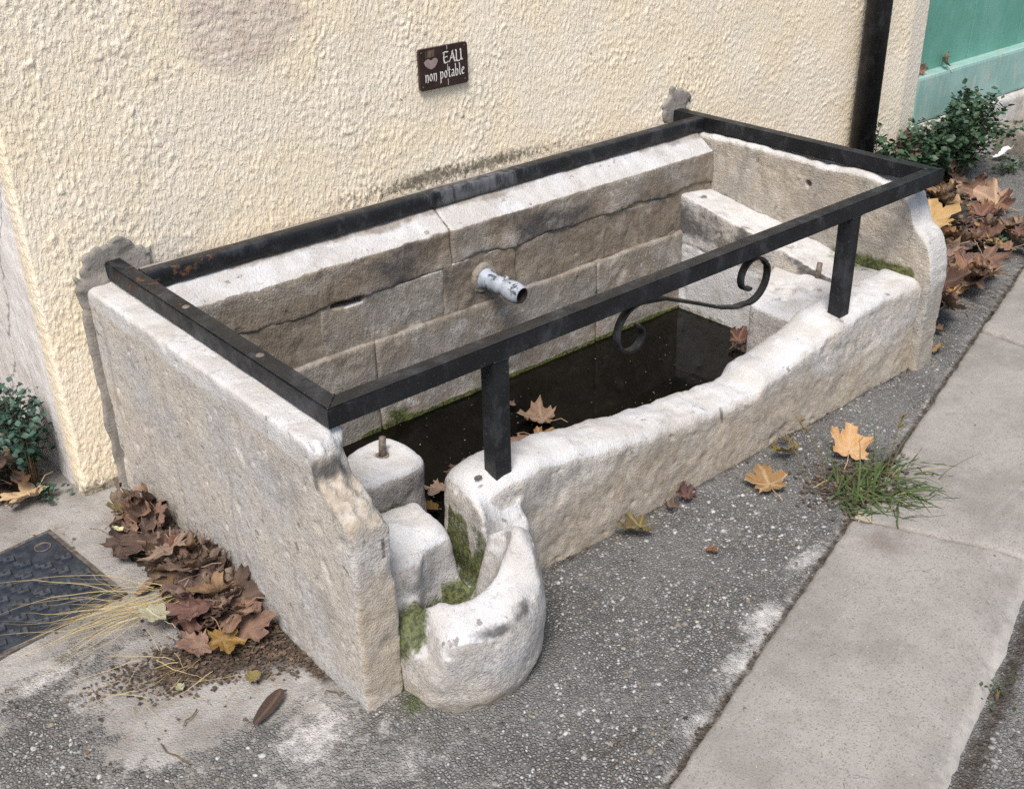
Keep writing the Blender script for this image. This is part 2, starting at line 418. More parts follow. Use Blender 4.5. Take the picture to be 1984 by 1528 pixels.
def m_iron(name, white=False):
    k = NT(name)
    col = k.mix(k.ramp(k.noise(14, 4), .4, .7), (.0075,.008,.0095), (.014,.0155,.018))
    near = 0.0
    for pt, rr_ in (((.10, -.11, .57), .36), ((.384, -.92, .268), .055)):
        dn = k.n('VectorMath'); dn.operation = 'DISTANCE'; k.link(k.pos, dn.inputs[0]); dn.inputs[1].default_value = pt
        near = k.math('ADD', near, k.ramp(dn.outputs['Value'], rr_*.3, rr_, .16, 0))
    rv = k.math('ADD', k.noise(26, 6, .68), near)
    rust = k.math('MULTIPLY', k.ramp(rv, .70, .76), k.ramp(k.noise(90, 4, .6), .38, .58))
    col = k.mix(k.math('MULTIPLY', rust, .75), col, k.mix(k.ramp(k.noise(120, 3), .4, .6), (.075,.032,.014), (.17,.085,.035)))
    col = k.mix(k.ramp(k.noise(60, 5, .7), .60, .72, 0, .35), col, (.075,.05,.035))
    col = k.mix(k.ramp(k.noise(150, 4, .7), .62, .70, 0, .55), col, (.10,.10,.105))
    col = k.mix(k.ramp(k.noise(1, 5, .7, vec=k.mapv((14, 14, 9))), .50, .68, 0, .5), col, (.06,.065,.072))
    if white:
        m = k.attr()[0]
        wv = k.math('ADD', m, k.math('MULTIPLY', k.math('SUBTRACT', k.noise(1, 5, .65, vec=k.mapv((45, 45, 14))), .5), 1.4))
        col = k.mix(k.math('MULTIPLY', k.ramp(wv, .45, .9), .6), col, (.18,.185,.195))
    rg = k.math('ADD', k.ramp(k.noise(26, 4), .35, .7, .40, .58), k.math('MULTIPLY', rust, .35))
    return k.out(col, rg, k.bump(k.noise(190, 4, .6), .0009, .6), .34)
IRON = m_iron('black_painted_iron'); IRON_W = m_iron('limewashed_iron', True)

def m_simple(name, col, rough=.7, col2=None, sc_=40, bump=0.0, spec=.3, metal=0.0):
    k = NT(name)
    c = col if col2 is None else k.mix(k.ramp(k.noise(sc_, 5, .62), .38, .64), col, col2)
    return k.out(c, rough, k.bump(k.noise(sc_*2.5, 4), bump, .7) if bump else None, spec, metal)

def m_water():
    k = NT('murky_water')
    col = k.mix(k.ramp(k.noise(2.5, 5), .4, .7), (.0022,.0020,.0014), (.006,.0048,.003))
    m = k.out(col, .06, k.bump(k.noise(7, 2, .4), .0012, .5), .25)
    k.b.inputs['IOR'].default_value = 1.33
    return m
WATER = m_water()

def m_leaf(name, c1, c2, vein, transl=.12):
    k = NT(name)
    oi = k.n('ObjectInfo')
    r = oi.outputs['Random']
    nd = k.n('TexCoord')
    col = k.mix(k.ramp(k.noise(22, 5, .65, vec=nd.outputs['Object']), .36, .66), c1, c2)
    hs = k.n('HueSaturation'); k.link(col, hs.inputs['Color'])
    k.link(k.ramp(r, 0, 1, .62, 1.28), hs.inputs['Value']); k.link(k.ramp(k.math('FRACT', k.math('MULTIPLY', r, 7.31)), 0, 1, .80, 1.12), hs.inputs['Saturation'])
    k.link(k.ramp(k.math('FRACT', k.math('MULTIPLY', r, 3.77)), 0, 1, .487, .512), hs.inputs['Hue'])
    col = hs.outputs[0]
    va = k.attr('vein')[0]
    col = k.mix(k.math('MULTIPLY', va, .55), col, vein)
    col = k.mix(k.ramp(k.noise(130, 3, .6, vec=nd.outputs['Object']), .62, .72, 0, .6), col, tuple(q*.35 for q in c1))
    col = k.mix(k.math('MULTIPLY', k.geo.outputs['Backfacing'], .28), col, (.42,.34,.25))
    hgt = k.math('ADD', va, k.noise(60, 3, .5, vec=nd.outputs['Object']))
    return k.out(col, .62, k.bump(hgt, .0022, .8), .3)
LEAF = {
 'tan':   m_leaf('leaf_tan', (.36,.215,.105), (.44,.285,.15), (.52,.37,.22)),
 'brown': m_leaf('leaf_brown', (.165,.098,.066), (.245,.155,.108), (.31,.22,.16)),
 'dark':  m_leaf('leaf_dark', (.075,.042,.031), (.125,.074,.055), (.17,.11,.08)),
 'red':   m_leaf('leaf_russet', (.145,.066,.042), (.205,.108,.07), (.27,.16,.11)),
 'olive': m_leaf('leaf_olive', (.16,.125,.028), (.24,.165,.045), (.33,.27,.10)),
 'pale':  m_leaf('leaf_pale_yellow', (.60,.57,.30), (.68,.65,.40), (.72,.69,.48)),
 'ochre': m_leaf('leaf_ochre', (.215,.112,.038), (.285,.165,.065), (.36,.24,.12)),
}
def m_green(name, c1, c2):
    k = NT(name); t = k.attr('tint')[0]
    col = k.mix(t, c1, c2)
    col = k.mix(k.math('MULTIPLY', k.geo.outputs['Backfacing'], .4), col, tuple(q*1.5 for q in c2))
    return k.out(col, .5, None, .4)
GREEN_BUSH = m_green('bush_leaf', (.018,.042,.022), (.055,.105,.05))
GREEN_HERB = m_green('herb_leaf', (.022,.055,.042), (.06,.12,.085))
GREEN_GRASS = m_green('grass_blade', (.018,.036,.010), (.062,.088,.026))
STRAW = m_green('straw', (.19,.14,.06), (.42,.335,.16))
STEM = m_simple('stem_bark', (.11,.075,.04), .8, (.16,.12,.06), 60)
SOIL = m_simple('soil', (.035,.026,.019), .95, (.075,.058,.042), 70, .008, .1)

# ================================================================== SETTING
KA = math.atan(.28); KC, KS = math.cos(KA), math.sin(KA)
def ks(x, y): return (y+1.60-.28*x)*KC          # distance from kerb's inner edge, + on the wall side
def axis(parts):
    a = []
    for lo, hi, h in parts: a.append(np.arange(lo, hi-1e-6, h))
    a.append(np.array([parts[-1][1]])); return np.concatenate(a)
def grid(xs, ys, zf, keep=None):
    X, Y = np.meshgrid(xs, ys, indexing='ij'); Z = zf(X, Y)
    nx, ny = X.shape; I = np.arange(nx*ny).reshape(nx, ny)
    Q = np.stack([I[:-1,:-1], I[1:,:-1], I[1:,1:], I[:-1,1:]], -1).reshape(-1, 4)
    if keep is not None:
        cx = (X[:-1,:-1]+X[1:,1:])/2; cy = (Y[:-1,:-1]+Y[1:,1:])/2
        Q = Q[keep(cx, cy).ravel()]
    V = np.stack([X, Y, Z], -1).reshape(-1, 3)
    used = np.zeros(len(V), bool); used[Q] = True; m = np.cumsum(used)-1
    return V[used], m[Q]

def ground_z(x, y):
    z = .005*fbm(x*4, y*4, 0, 3, 31)+.0022*gn(x*38, y*38, 0, 35)
    z = z+.010*sst(.10, .0, np.abs(y+.95))*sst(.3, .5, x)*0
    z = z+.012*gauss(x, y, .02, -1.10, .07, .05)*(1+gn(x*40, y*40, 1, 3))
    z = z-.006*sst(.05, .0, ks(x, y))
    return z
def ground_mask(x, y):
    n = fbm(x*3, y*3, 2, 3, 41)
    cem = .80*sst(.02, -.10, x)*sst(-.95, -.60, y+.30*n)+.38*sst(.30, -.10, x)*sst(-.6, -.9, y)+.34*sst(1.9, 2.5, x)
    cem = np.maximum(cem, .5*sst(.07, .0, ks(x, y)))
    white = .95*gauss(x, y, .70, -1.375, .09, .05)+.85*gauss(x, y, .55, -1.425, .10, .035)+.75*gauss(x, y, .38, -1.475, .09, .03)
    white += .8*gauss(x, y, .93, -1.31, .12, .035)
    white += .5*gauss(x, y, -.05, -1.33, .16, .03)+.42*gauss(x, y, -.42, -.92, .2, .05)+.45*gauss(x, y, -.2, -1.14, .25, .06)
    white += .9*gauss(x, y, -.47, -.56, .10, .04)+.85*gauss(x, y, -.16, -1.04, .11, .06)+.5*gauss(x, y, -.10, -.92, .06, .09)+.55*gauss(x, y, -.06, -1.22, .1, .05)
    dirt = .95*gauss(x, y, -.22, -.72, .13, .08)+.75*gauss(x, y, -.10, -.74, .09, .12)+.35*gauss(x, y, -.38, -.66, .12, .05)+.8*gauss(x, y, -.09, -.40, .05, .35)
    dirt += 1.1*sst(-.17, -.24, x)*sst(.06, .16, y)
    dirt += .75*sst(1.95, 2.05, x)*sst(.04, .16, y-np.interp(x, [1.98, 2.2, 2.6, 3.05, 3.2, 3.5, 4], [-1.0, -.92, -.80, -.70, -.52, -.3, -.15]))
    dirt += .8*sst(.022, .0, np.abs(ks(x, y)))+.75*gauss(x, y, 1.27, -1.19, .18, .10)
    dirt += .6*sst(.045, .0, np.abs(y+.958))*sst(.4, .5, x)*sst(2.05, 1.95, x)+.5*gauss(x, y, .62, -1.25, .22, .06)*0
    dirt += .7*sst(.03, .0, np.abs(x+.06))*sst(-1.05, -.9, y)*sst(0, -.1, y)
    dirt += .55*gauss(x, y, .25, -1.42, .16, .06)
    moss = .9*gauss(x, y, .03, -1.10, .06, .04)+.45*gauss(x, y, .70, -1.27, .16, .05)+.3*gauss(x, y, -.3, -1.0, .15, .05)+.4*gauss(x, y, .12, -1.33, .15, .05)
    return np.stack([cem, moss, dirt, white], -1)

def build_ground():
    xs = axis([(-30, -4, 2.0), (-4, -.8, .1), (-.8, 2.7, .009), (2.7, 5, .03), (5, 40, 1.4)])
    ys = axis([(-9, -2.0, .5), (-2.0, -.8, .009), (-.8, .15, .011), (.15, .7, .03), (.7, 3, .3)])
    keep = lambda x, y: (ks(x, y) > -.015) & ~((x > .0) & (x < 1.92) & (y > -.86) & (y < -.06))
    V, Q = grid(xs, ys, ground_z, keep)
    o = obj('pavement', mesh_np('pavement', V, Q, mask=ground_mask(V[:,0], V[:,1])), GROUND); tag(o, kind='structure')
    xs = axis([(-30, -2, 2.0), (-2, 3.2, .02), (3.2, 40, 1.4)]); ys = axis([(-40, -3, 1.5), (-3, -.6, .02), (-.6, 12, .8)])
    V, Q = grid(xs, ys, lambda x, y: -.016+.004*fbm(x*5, y*5, 0, 3, 77)+.002*gn(x*45, y*45, 0, 75), lambda x, y: ks(x, y) < -.36)
    m = np.zeros((len(V), 4)); m[:,2] = .8*sst(.05, .0, np.abs(ks(V[:,0], V[:,1])+.42))
    o = obj('road', mesh_np('road', V, Q, mask=m), GROUND); tag(o, kind='structure')
build_ground()

def build_pebbles():
    # exposed aggregate standing proud of the binder
    N = 60000
    x = rng.uniform(-.75, 2.3, N); y = rng.uniform(-2.05, -.62, N)
    s = ks(x, y); m = ground_mask(x, y)
    road = s < -.43
    keep = (((s > .012) & (m[:,0]+.5*m[:,3]+.7*m[:,2]+.25*gn(x*9, y*9, 0, 5) < .52)) | road) & ~((x > -.06) & (x < 1.97) & (y > -.965))
    keep &= ~((np.hypot(x-.175, y+1.02) < .215))
    keep &= rng.random(N) < .25+.75*sst(-.25, .35, gn(x*6, y*6, 0, 61)+.5*gn(x*17, y*17, 0, 62))
    keep &= (x < .3+1.0*rng.random(N)**.5*2.0) & ~(road & (x < .2))
    x, y, road = x[keep][:21000], y[keep][:21000], road[keep][:21000]
    n = len(x)
    import bmesh
    bm = bmesh.new(); bmesh.ops.create_icosphere(bm, subdivisions=1, radius=1)
    B = np.array([v.co[:] for v in bm.verts]); Fb = np.array([[v.index for v in f.verts] for f in bm.faces]); bm.free()
    r = np.where(rng.random(n) < .10, rng.uniform(.0045, .0074, n), rng.uniform(.0019, .0045, n))
    P = B[None]*(r[:,None,None]*rng.uniform(.62, 1.18, (n, 12, 1)))
    P[:,:,2] *= .62
    a = rng.uniform(0, 6.283, n); ca, sa = np.cos(a)[:,None], np.sin(a)[:,None]
    sx = rng.uniform(.8, 1.5, n)[:,None]
    X = P[:,:,0]*sx; Y = P[:,:,1]
    P[:,:,0], P[:,:,1] = X*ca-Y*sa, X*sa+Y*ca
    z = np.where(road, -.016+.004*fbm(x*5, y*5, 0, 3, 77), ground_z(x, y))-r*.05
    P += np.stack([x, y, z], -1)[:,None]
    Fq = (Fb[None]+12*np.arange(n)[:,None,None]).reshape(-1, 3)
    me = mesh_np('aggregate', P.reshape(-1, 3), Fq, smooth=False)
    v = rng.random(n)[:,None]
    base = np.where(v < .5, [[.12,.117,.11]], np.where(v < .76, [[.23,.222,.208]], np.where(v < .85, [[.21,.175,.13]], [[.44,.43,.41]])))
    base = base*rng.uniform(.7, 1.15, (n, 1))*np.where(road, .75, 1)[:,None]
    c = np.repeat(np.concatenate([base, np.ones((n, 1))], 1), 12, 0)
    set_mask(me, c, 'tint')
    o = obj('aggregate', me, PEBBLE); tag(o, 'grey and white stone chippings bedded in the worn asphalt', 'gravel', kind='stuff')
build_pebbles()

def build_kerb():
    def jl(p, q):   # signed distance from joint line, + towards +x
        dx, dy = q[0]-p[0], q[1]-p[1]; L = math.hypot(dx, dy)
        nx, ny = -dy/L, dx/L
        if nx < 0: nx, ny = -nx, -ny
        return lambda X, Y: (X-p[0])*nx+(Y-p[1])*ny
    j1 = jl((1.116, -1.279), (1.275, -1.62)); j2 = jl((2.258, -.963), (2.25, -1.114))
    far = lambda X, Y: X-4.6; near = lambda X, Y: X+.75
    for i, (a, b, lo, hi, h, tz) in enumerate(((near, j1, (-.75, -2.26, -.12), (1.30, -1.24, .03), .0075, .0),
                                       (j1, j2, (1.08, -1.76, -.12), (2.30, -.94, .03), .0075, -.003), (j2, far, (2.22, -1.45, -.12), (4.6, -.3, .03), .014, .002))):
        def fn(X, Y, Z, a=a, b=b, tz=tz, i=i):
            s = ks(X, Y); top = .008+tz-.018*sst(-.30, -.42, s)
            e = .006*gn(X*9, Y*9, Z*9, 50+i)+.004*gn(X*30, Y*30, Z*30, 53+i)
            d = smax(Z-top, s+.004+e, .012); d = smax(d, -s-.405+1.3*e, .03)
            d = smax(d, -(a(X, Y)-.004+.5*e), .012); d = smax(d, b(X, Y)+.004+.5*e, .012)
            return np.maximum(d, -.11-Z)
        def mk(x, y, z, N, a=a, b=b):
            s = ks(x, y); wear = .8*sst(-.33, -.40, s)+.5*sst(-.03, 0, s)+.7*sst(.03, 0, np.abs(b(x, y)))+.5*sst(.03, 0, np.abs(a(x, y)))  # worn edges and joint sides of the slab are paler
            dirt = .8*gauss(x, y, 1.10, -1.40, .12, .08)+.45*gauss(x, y, .62, -1.66, .16, .09)+.5*sst(.012, 0, np.abs(b(x, y)))
            return wear, dirt, 0*x, 0*x
        o = stone('kerb_slab', fn, lo, hi, h, KERB, None, mk, amp=(.0016, .0006, .0004), seed=60+i)
        tag(o, kind='structure')
build_kerb()

# ------------------------------------------------------------------ house wall
house = empty('house_wall', 'cream yellow rough-rendered house wall behind the stone trough', 'wall')
def build_stucco():
    us = axis([(-.150, 2.25, .0036), (2.25, 3.375, .008)])
    zs = axis([(.0, 1.2, .0045), (1.2, 2.6, .05)])
    wrap = [(-.156, .06), (-.157, .035), (-.1565, .018), (-.1545, .007)]
    wr = [(3.3765, .004), (3.378, .012), (3.378, .08)]
    xs = np.concatenate([[p[0] for p in wrap], us, [p[0] for p in wr]]); y0 = np.concatenate([[p[1] for p in wrap], 0*us, [p[1] for p in wr]])
    X, Z = np.meshgrid(xs, zs, indexing='ij'); Y0 = np.repeat(y0[:,None], len(zs), 1)
    pn = gn(X*18, Z*18, 0, 21)*.9+gn(X*7, Z*7, 0, 22)*1.3+.5*gn(X*45, Z*45, 0, 23)
    pr = np.sqrt(((X-.42)/.155)**2+((Z-1.04)/.125)**2)+.16*pn
    patch = sst(1.12, .80, pr)
    wx = X+.005*gn(X*45, Z*30, 1, 1); wz = Z+.010*gn(X*40, Z*25, 2, 2)
    n1 = gn(wx*104, wz*58, 0, 3); n2 = gn(wx*135, wz*105, 3, 4); n3 = gn(X*21, Z*13, 5, 6); n4 = gn(wx*66, wz*30, 8, 12)
    hgt = .0019*sst(.06, .34, n1)+.0015*sst(.12, .42, n2)+.0008*n3+.0014*sst(.16, .40, n4)
    hgt *= .18+1.0*sst(-.55, .6, gn(X*5, Z*4, 3, 9)+.7*gn(X*14, Z*11, 3, 10))
    pt = .0022*gn(wx*26, (Z+.12*X)*115, 0, 14)+.0013*gn(X*90, Z*120, 0, 15)+.0012
    hgt = hgt*(1-patch)+pt*patch
    hgt += .004*fbm(X*3, Z*3, 0, 2, 17)
    # stucco is thinner towards the door surround, thicker ragged foot
    smooth = sst(3.26, 3.30, X); hgt = hgt*(1-.75*smooth)
    edge = sst(-.157, -.145, X)
    foot = sst(.03, .0, Z+.008*gn(X*40, 0, 0, 19))
    Y = Y0-hgt*np.clip(edge+.15, 0, 1)+.012*foot
    Xo = X-(1-edge)*hgt*.7*np.where(X < 0, 1, 0)
    V = np.stack([Xo, Y, Z], -1).reshape(-1, 3)
    nx, nz = X.shape; I = np.arange(nx*nz).reshape(nx, nz)
    Q = np.stack([I[:-1,:-1], I[1:,:-1], I[1:,1:], I[:-1,1:]], -1).reshape(-1, 4)
    dirt = .50*sst(.055, .0, np.abs(Z-.558))*sst(.3, .8, X)*sst(1.9, 1.2, X)+.22*sst(.06, .0, np.abs(Z-.55))*sst(.1, .3, X)*sst(1.9, 1.4, X)
    dirt += .30*gauss(X, Z, .92, .57, .10, .03)+.22*gauss(X, Z, 1.15, .56, .12, .02)
    dirt += .5*sst(.09, .0, Z)+.22*sst(.3, .0, Z)*sst(.0, -.12, X)+.5*gauss(X, Z, .115, .90, .006)+.25*gauss(X, Z, .98, .775, .07, .018)
    grey = .55*gauss(X, Z, .2, .62, .35, .12)+.35*sst(.3, -.1, X)*sst(.6, 1.1, Z)+.9*smooth+.55*gauss(X, Z, .12, .55, .1, .03)+.35*sst(2.6, 2.9, X)
    m = np.stack([patch, dirt, 0*X, grey], -1).reshape(-1, 4)
    obj('render', mesh_np('render', V, Q, mask=m), STUCCO, house)
build_stucco()
def build_house_rest():
    # whitewashed return of the wall at the recess
    ys = axis([(.012, .62, .012)]); zs = axis([(-.02, 1.3, .012), (1.3, 2.6, .1)])
    Y, Z = np.meshgrid(ys, zs, indexing='ij')
    X = -.1535+.004*fbm(Y*12, Z*6, 0, 3, 91)-.010*sst(.6, 0, Z)*0-.0035*gn(Y*60, Z*40, 0, 95)
    I = np.arange(X.size).reshape(X.shape); Q = np.stack([I[:-1,:-1], I[:-1,1:], I[1:,1:], I[1:,:-1]], -1).reshape(-1, 4)
    obj('return_face', mesh_np('return_face', np.stack([X, Y, Z], -1).reshape(-1, 3), Q), WHITEWASH, house)
    b = MB(); b.box((-1.6, .62, -.05), (-.15, .70, 2.6)); b.obj('recess_back', MORTAR, house)
    b = MB(); b.box((-3.6, .0, -.05), (-1.2, .62, 2.6)); b.obj('far_pier', WHITEWASH, house)
    # mortar fillets where the iron frame enters the wall
    def f1(X, Y, Z):
        r = np.sqrt(((X-.026)/.080)**2+((Z-.555)/.062)**2)+.42*gn(X*24, Z*24, 0, 3)+.25*gn(X*60, Z*60, 0, 4)
        d1 = smax((r-1)*.07, np.abs(Y+.002)-.0095, .012)
        xs = -.068+.014*gn(0*X, Z*14, 0, 5)
        d2 = smax(np.maximum(np.abs(X-(xs+.03))-.034, np.abs(Z-.25)-.27), np.abs(Y+.002)-.009, .012)
        return smin(d1, d2, .03)
    o = stone('mortar_fillet', f1, (-.13, -.035, -.03), (.15, .025, .68), .005, MORTAR, house, None, amp=(.003, .002, .001), seed=5)
    tag(o, 'grey mortar patch round the left end of the iron frame')
    def f2(X, Y, Z):
        r = np.sqrt(((X-1.915)/.060)**2+((Z-.572)/.066)**2)+.42*gn(X*24, Z*24, 0, 6)+.25*gn(X*60, Z*60, 0, 7)
        return smax((r-1)*.055, np.abs(Y+.002)-.0095, .012)
    o = stone('mortar_fillet', f2, (1.82, -.03, .47), (2.02, .02, .68), .005, MORTAR, house, None, amp=(.003, .002, .001), seed=6)
    tag(o, 'small grey mortar patch round the right end of the iron frame')
    # stone threshold under the door and the rough step
    thr = lambda X, Y, Z: rbox(X, Y, Z, (3.36, -.035, -.1), (5.2, .2, .235), .02)
    stone('threshold', thr, (3.36, -.035, -.1), (5.2, .2, .235), .012, STONE, house, lambda x, y, z, N: (.4+0*x, 0*x, .1+0*x, .1*x*0), amp=(.008, .004, .002), seed=8)
    stp = lambda X, Y, Z: rbox(X, Y, Z, (4.05, -.20, -.1), (5.3, .0, .125), .035)
    stone('rough_step', stp, (4.05, -.20, -.1), (5.3, .0, .125), .012, STONE_B, house, lambda x, y, z, N: (.1+0*x, 0*x, .2+0*x, .5+0*x), amp=(.02, .008, .003), seed=9)
build_house_rest()

# ------------------------------------------------------------------ green door
def m_green_paint(name, c1, c2, bare, th):
    k = NT(name); v = k.mapv((1, 1, .25) if th < .7 else (.3, 1, 1))
    col = k.mix(k.ramp(k.noise(6, 5, .6), .38, .66), c1, c2)
    col = k.mix(k.ramp(k.noise(30, 6, .7, vec=v), th, th+.06), col, bare)
    col = k.mix(k.ramp(k.noise(80, 4, .7, vec=v), .68, .74, 0, .8), col, (.07,.065,.055))
    return k.out(col, .6, k.bump(k.noise(60, 5, .6, vec=v), .003, .7), .3)
GP = m_green_paint('green_door_paint', (.11,.29,.225), (.15,.34,.275), (.17,.22,.18), .66)
TP = m_green_paint('turquoise_flaking_paint', (.23,.39,.345), (.31,.46,.415), (.42,.42,.37), .56)
def build_door():
    d = empty('wooden_door', 'green painted plank door above a pale turquoise bottom rail', 'door', loc=(3.38, .05, .42))
    def b(lo, hi, nm, m, bev=.006):
        q = MB(); q.box([a-c for a, c in zip(lo, d.location)], [a-c for a, c in zip(hi, d.location)], bev); return q.obj(nm, m, d)
    x = 3.372
    for wd in (.47, .42, .40, .44):
        b((x, .055, .40), (x+wd-.004, .085, 2.3), 'plank', GP); x += wd
    b((3.372, -.005, .238), (5.1, .07, .428), 'bottom_rail', TP, .012)
    b((3.372, .03, .43), (3.40, .075, 2.3), 'frame_post', GP, .004)
build_door()

def build_pipe():
    p = empty('drainpipe', 'black iron drainpipe running down the wall beside the green door', 'drainpipe', loc=(2.925, -.062, .0))
    q = MB(); q.lathe([(0, .0), (0, .046), (2.6, .046), (2.6, .0)], (0, 0, 0), (0, 0, 1), 24); q.obj('pipe', IRON, p, True)
    q = MB(); q.lathe([(0, .047), (0, .054), (.09, .054), (.1, .047)], (0, 0, 1.55), (0, 0, 1), 24); q.obj('collar', IRON, p, True)
build_pipe()

# ================================================================== STONE FOUNTAIN
fount = empty('stone_fountain', 'old pale limestone water trough with carved overflow bowl at the near corner', 'fountain')
def interp(x, xp, fp): return np.interp(x, xp, fp).astype(np.float32)

# ---- left side slab
LS_Y = [-1.10, -1.055, -1.035, -1.010, -.990, -.975, -.965, -.945, -.90, -.6, 0]
LS_Z = [.405, .415, .428, .440, .452, .470, .505, .522, .526, .527, .522]
def f_left(X, Y, Z):
    er = sst(-.92, -.96, Y); top = interp(Y, LS_Y, LS_Z)+er*(.014*gn(Y*22, X*25, 0, 3)+.010*gn(Y*48, X*55, 0, 13)+.006*np.floor(3*gn(Y*30, X*30, 5, 14)))-.035*sst(-.015, .03, X)*er
    d = rbox(X, Y, np.minimum(Z, .3), (-.052, -1.058, -.15), (.032, -.004, .6), .008)
    d = smax(d, (Z-top)*.8, .008)
    # the front arris is worn towards the top
    c = (-(Y+1.058)-.012)+(-(X+.052))*.6+.03*(Z-.35)
    d = smax(d, (-(Y+1.058))*.7-(X+.052)*.7-.004+.010*sst(.2, .45, Z)+.006*gn(X*20, Y*20, Z*20, 4), .010)
    # broken hollow on the inner top corner
    d = smax(d, .055-np.sqrt((X-.045)**2+((Y+1.00)*.8)**2+((Z-.50)*.7)**2)+.008*gn(X*30, Y*30, Z*30, 8), .012)
    # chipped outer arris
    d = smax(d, .012*gn(X*6, Y*16, Z*6, 9)-.006-(X+.052)*.5-(top-Z)*.5+.002, .008)
    return d
def k_left(x, y, z, N):
    top = interp(y, LS_Y, LS_Z)
    wear = .95*sst(.07, .012, (top-z))*sst(-1.0, -.9, y)+.5*sst(.5, .9, N[:,2])*sst(.03, .015, top-z)+.25*sst(-.60, -1.0, y)*sst(.04, .0, np.abs(x+.05))+.06  # pale strip along the top edge, paler again where it faces up
    brown = .95*sst(-.94, -.98, y)*sst(.34, .44, z)*(.8+.6*gn(x*30, y*30, z*30, 7))+.3*gauss(y, z, -1.06, .25, .03, .2)*sst(.0, -.5, N[:,1])+.6*sst(.0, -.6, N[:,1])*sst(.45, .1, z)
    stain = .9*gauss(y, z, -.968, .475, .016, .035)+.25*sst(.06, 0, z)+.28*gauss(y, z, -.55, .1, .4, .12)+.2*gauss(y, z, -.1, .25, .1, .3)
    stain += .24*sst(.1, .5, fbm(y*5, z*5, 3, 3, 88))*sst(.50, .40, z)
    stain += .95*sst(.004, .0015, np.abs(x-.012))*sst(.025, .018, np.abs(z-.34))*sst(-1.045, -1.055, y)
    moss = .75*sst(.014, .032, x)*sst(-1.0, -1.05, y)*sst(.32, .1, z)+.4*sst(.03, 0, z)*sst(-.95, -1.04, y)
    return wear, moss, stain, brown
stone('side_slab', f_left, (-.06, -1.065, -.1), (.045, .0, .54), .0048, STONE, fount, k_left, amp=(.0035, .0014, .0010), seed=2)

# ---- right side slab
RS_Y = [-1.02, -.990, -.980, -.970, -.952, -.935, -.915, -.905, -.893, -.88, -.85, -.80, -.72, -.6, -.5, -.3, -.1, 0]
RS_Z = [.02, .22, .30, .345, .385, .402, .412, .430, .462, .487, .507, .520, .528, .515, .524, .528, .522, .52]
def f_right(X, Y, Z):
    top = interp(Y, RS_Y, RS_Z)+.006*gn(Y*24, 0*X, 0, 5)*sst(.0, -.3, Y)
    d = smax(rbox(X, Y, np.minimum(Z, .3), (1.880, -.980+.012*0, -.15), (1.972, -.004, .7), .012), (Z-top)*.75, .009)
    d = smax(d, (1.880-X)*.6+(Z-top)*.6+.004+.008*gn(Y*30, Z*30, X*30, 6), .008)
    h1 = np.sqrt((Y+.555)**2+(Z-.455)**2)-.009
    d = smax(d, -np.maximum(h1, X-1.90), .004)
    return d
def k_right(x, y, z, N):
    top = interp(y, RS_Y, RS_Z)
    wear = .9*sst(.03, .0, top-z)*sst(.1, .6, N[:,2]+.3)+.9*sst(-.925, -.97, y)*sst(.20, .30, z)*sst(.02, 0, np.abs(x-1.9))+.35*sst(-.5, -.9, N[:,1])
    moss = .8*sst(.045, .0, z-(.275-.02*(y+.8)))*sst(.0, -.7, N[:,0])*sst(-.55, -.72, y)*sst(-.95, -.92, y)+.12
    stain = .8*gauss(y, z, -.555, .455, .012)+.25*gauss(y, z, -.30, .43, .16, .12)*sst(0, -.6, N[:,0])
    brown = .62*gauss(y, z, -.365, .40, .010, .045)+.42*sst(.0, -.6, N[:,0])*(.5+.4*gn(y*9, z*9, x, 3))+.3*sst(.15, 0, z)
    return wear, moss, stain, brown
stone('side_slab', f_right, (1.87, -1.0, -.1), (1.98, .0, .545), .0055, STONE_R, fount, k_right, amp=(.005, .0024, .0012), seed=3)

# ---- carved front stone: lip, spill block and overflow bowl
FW_X = [.2, .30, .38, .50, .62, .75, .90, 1.05, 1.15, 1.185, 1.215, 1.30, 1.40, 1.50, 1.62, 1.75, 1.9]
FW_Z = [.235, .262, .279, .272, .250, .228, .204, .192, .181, .183, .208, .214, .232, .262, .276, .277, .272]
TP_ = np.array([(.14,-1.155,.182),(.18,-1.165,.186),(.12,-1.12,.196),(.165,-1.14,.196),(.21,-1.14,.203),(.245,-1.125,.222),(.24,-1.155,.200),(.09,-1.09,.198),(.08,-1.12,.180),
  (.285,-1.105,.272),(.300,-1.090,.276),(.30,-1.12,.250),(.325,-1.055,.235),(.345,-1.02,.155),(.37,-1.0,.17),(.36,-.965,.205),(.345,-.955,.222),(.40,-.97,.215),
  (.03,-1.06,.120),(.04,-1.09,.130),(.025,-1.11,.105),(.035,-1.03,.160),(.07,-1.045,.170),(.03,-.965,.255),(.03,-.995,.215),
  (.15,-.86,.250),(.20,-.93,.250),(.215,-.985,.236),(.11,-.93,.258),(.14,-.985,.238),(.09,-.985,.238),(.07,-.87,.282),(.05,-.90,.27),(.22,-.86,.25),
  (.30,-.87,.255),(.34,-.90,.275),(.31,-.93,.262),(.27,-.88,.20)])
def top_bowl(X, Y):
    num = 0; den = 1e-9
    for px, py, pz in TP_:
        wgt = np.exp(-((X-px)**2+(Y-py)**2)/(2*.020**2))+1e-6/(.001+(X-px)**2+(Y-py)**2)
        num = num+wgt*pz; den = den+wgt
    return num/den
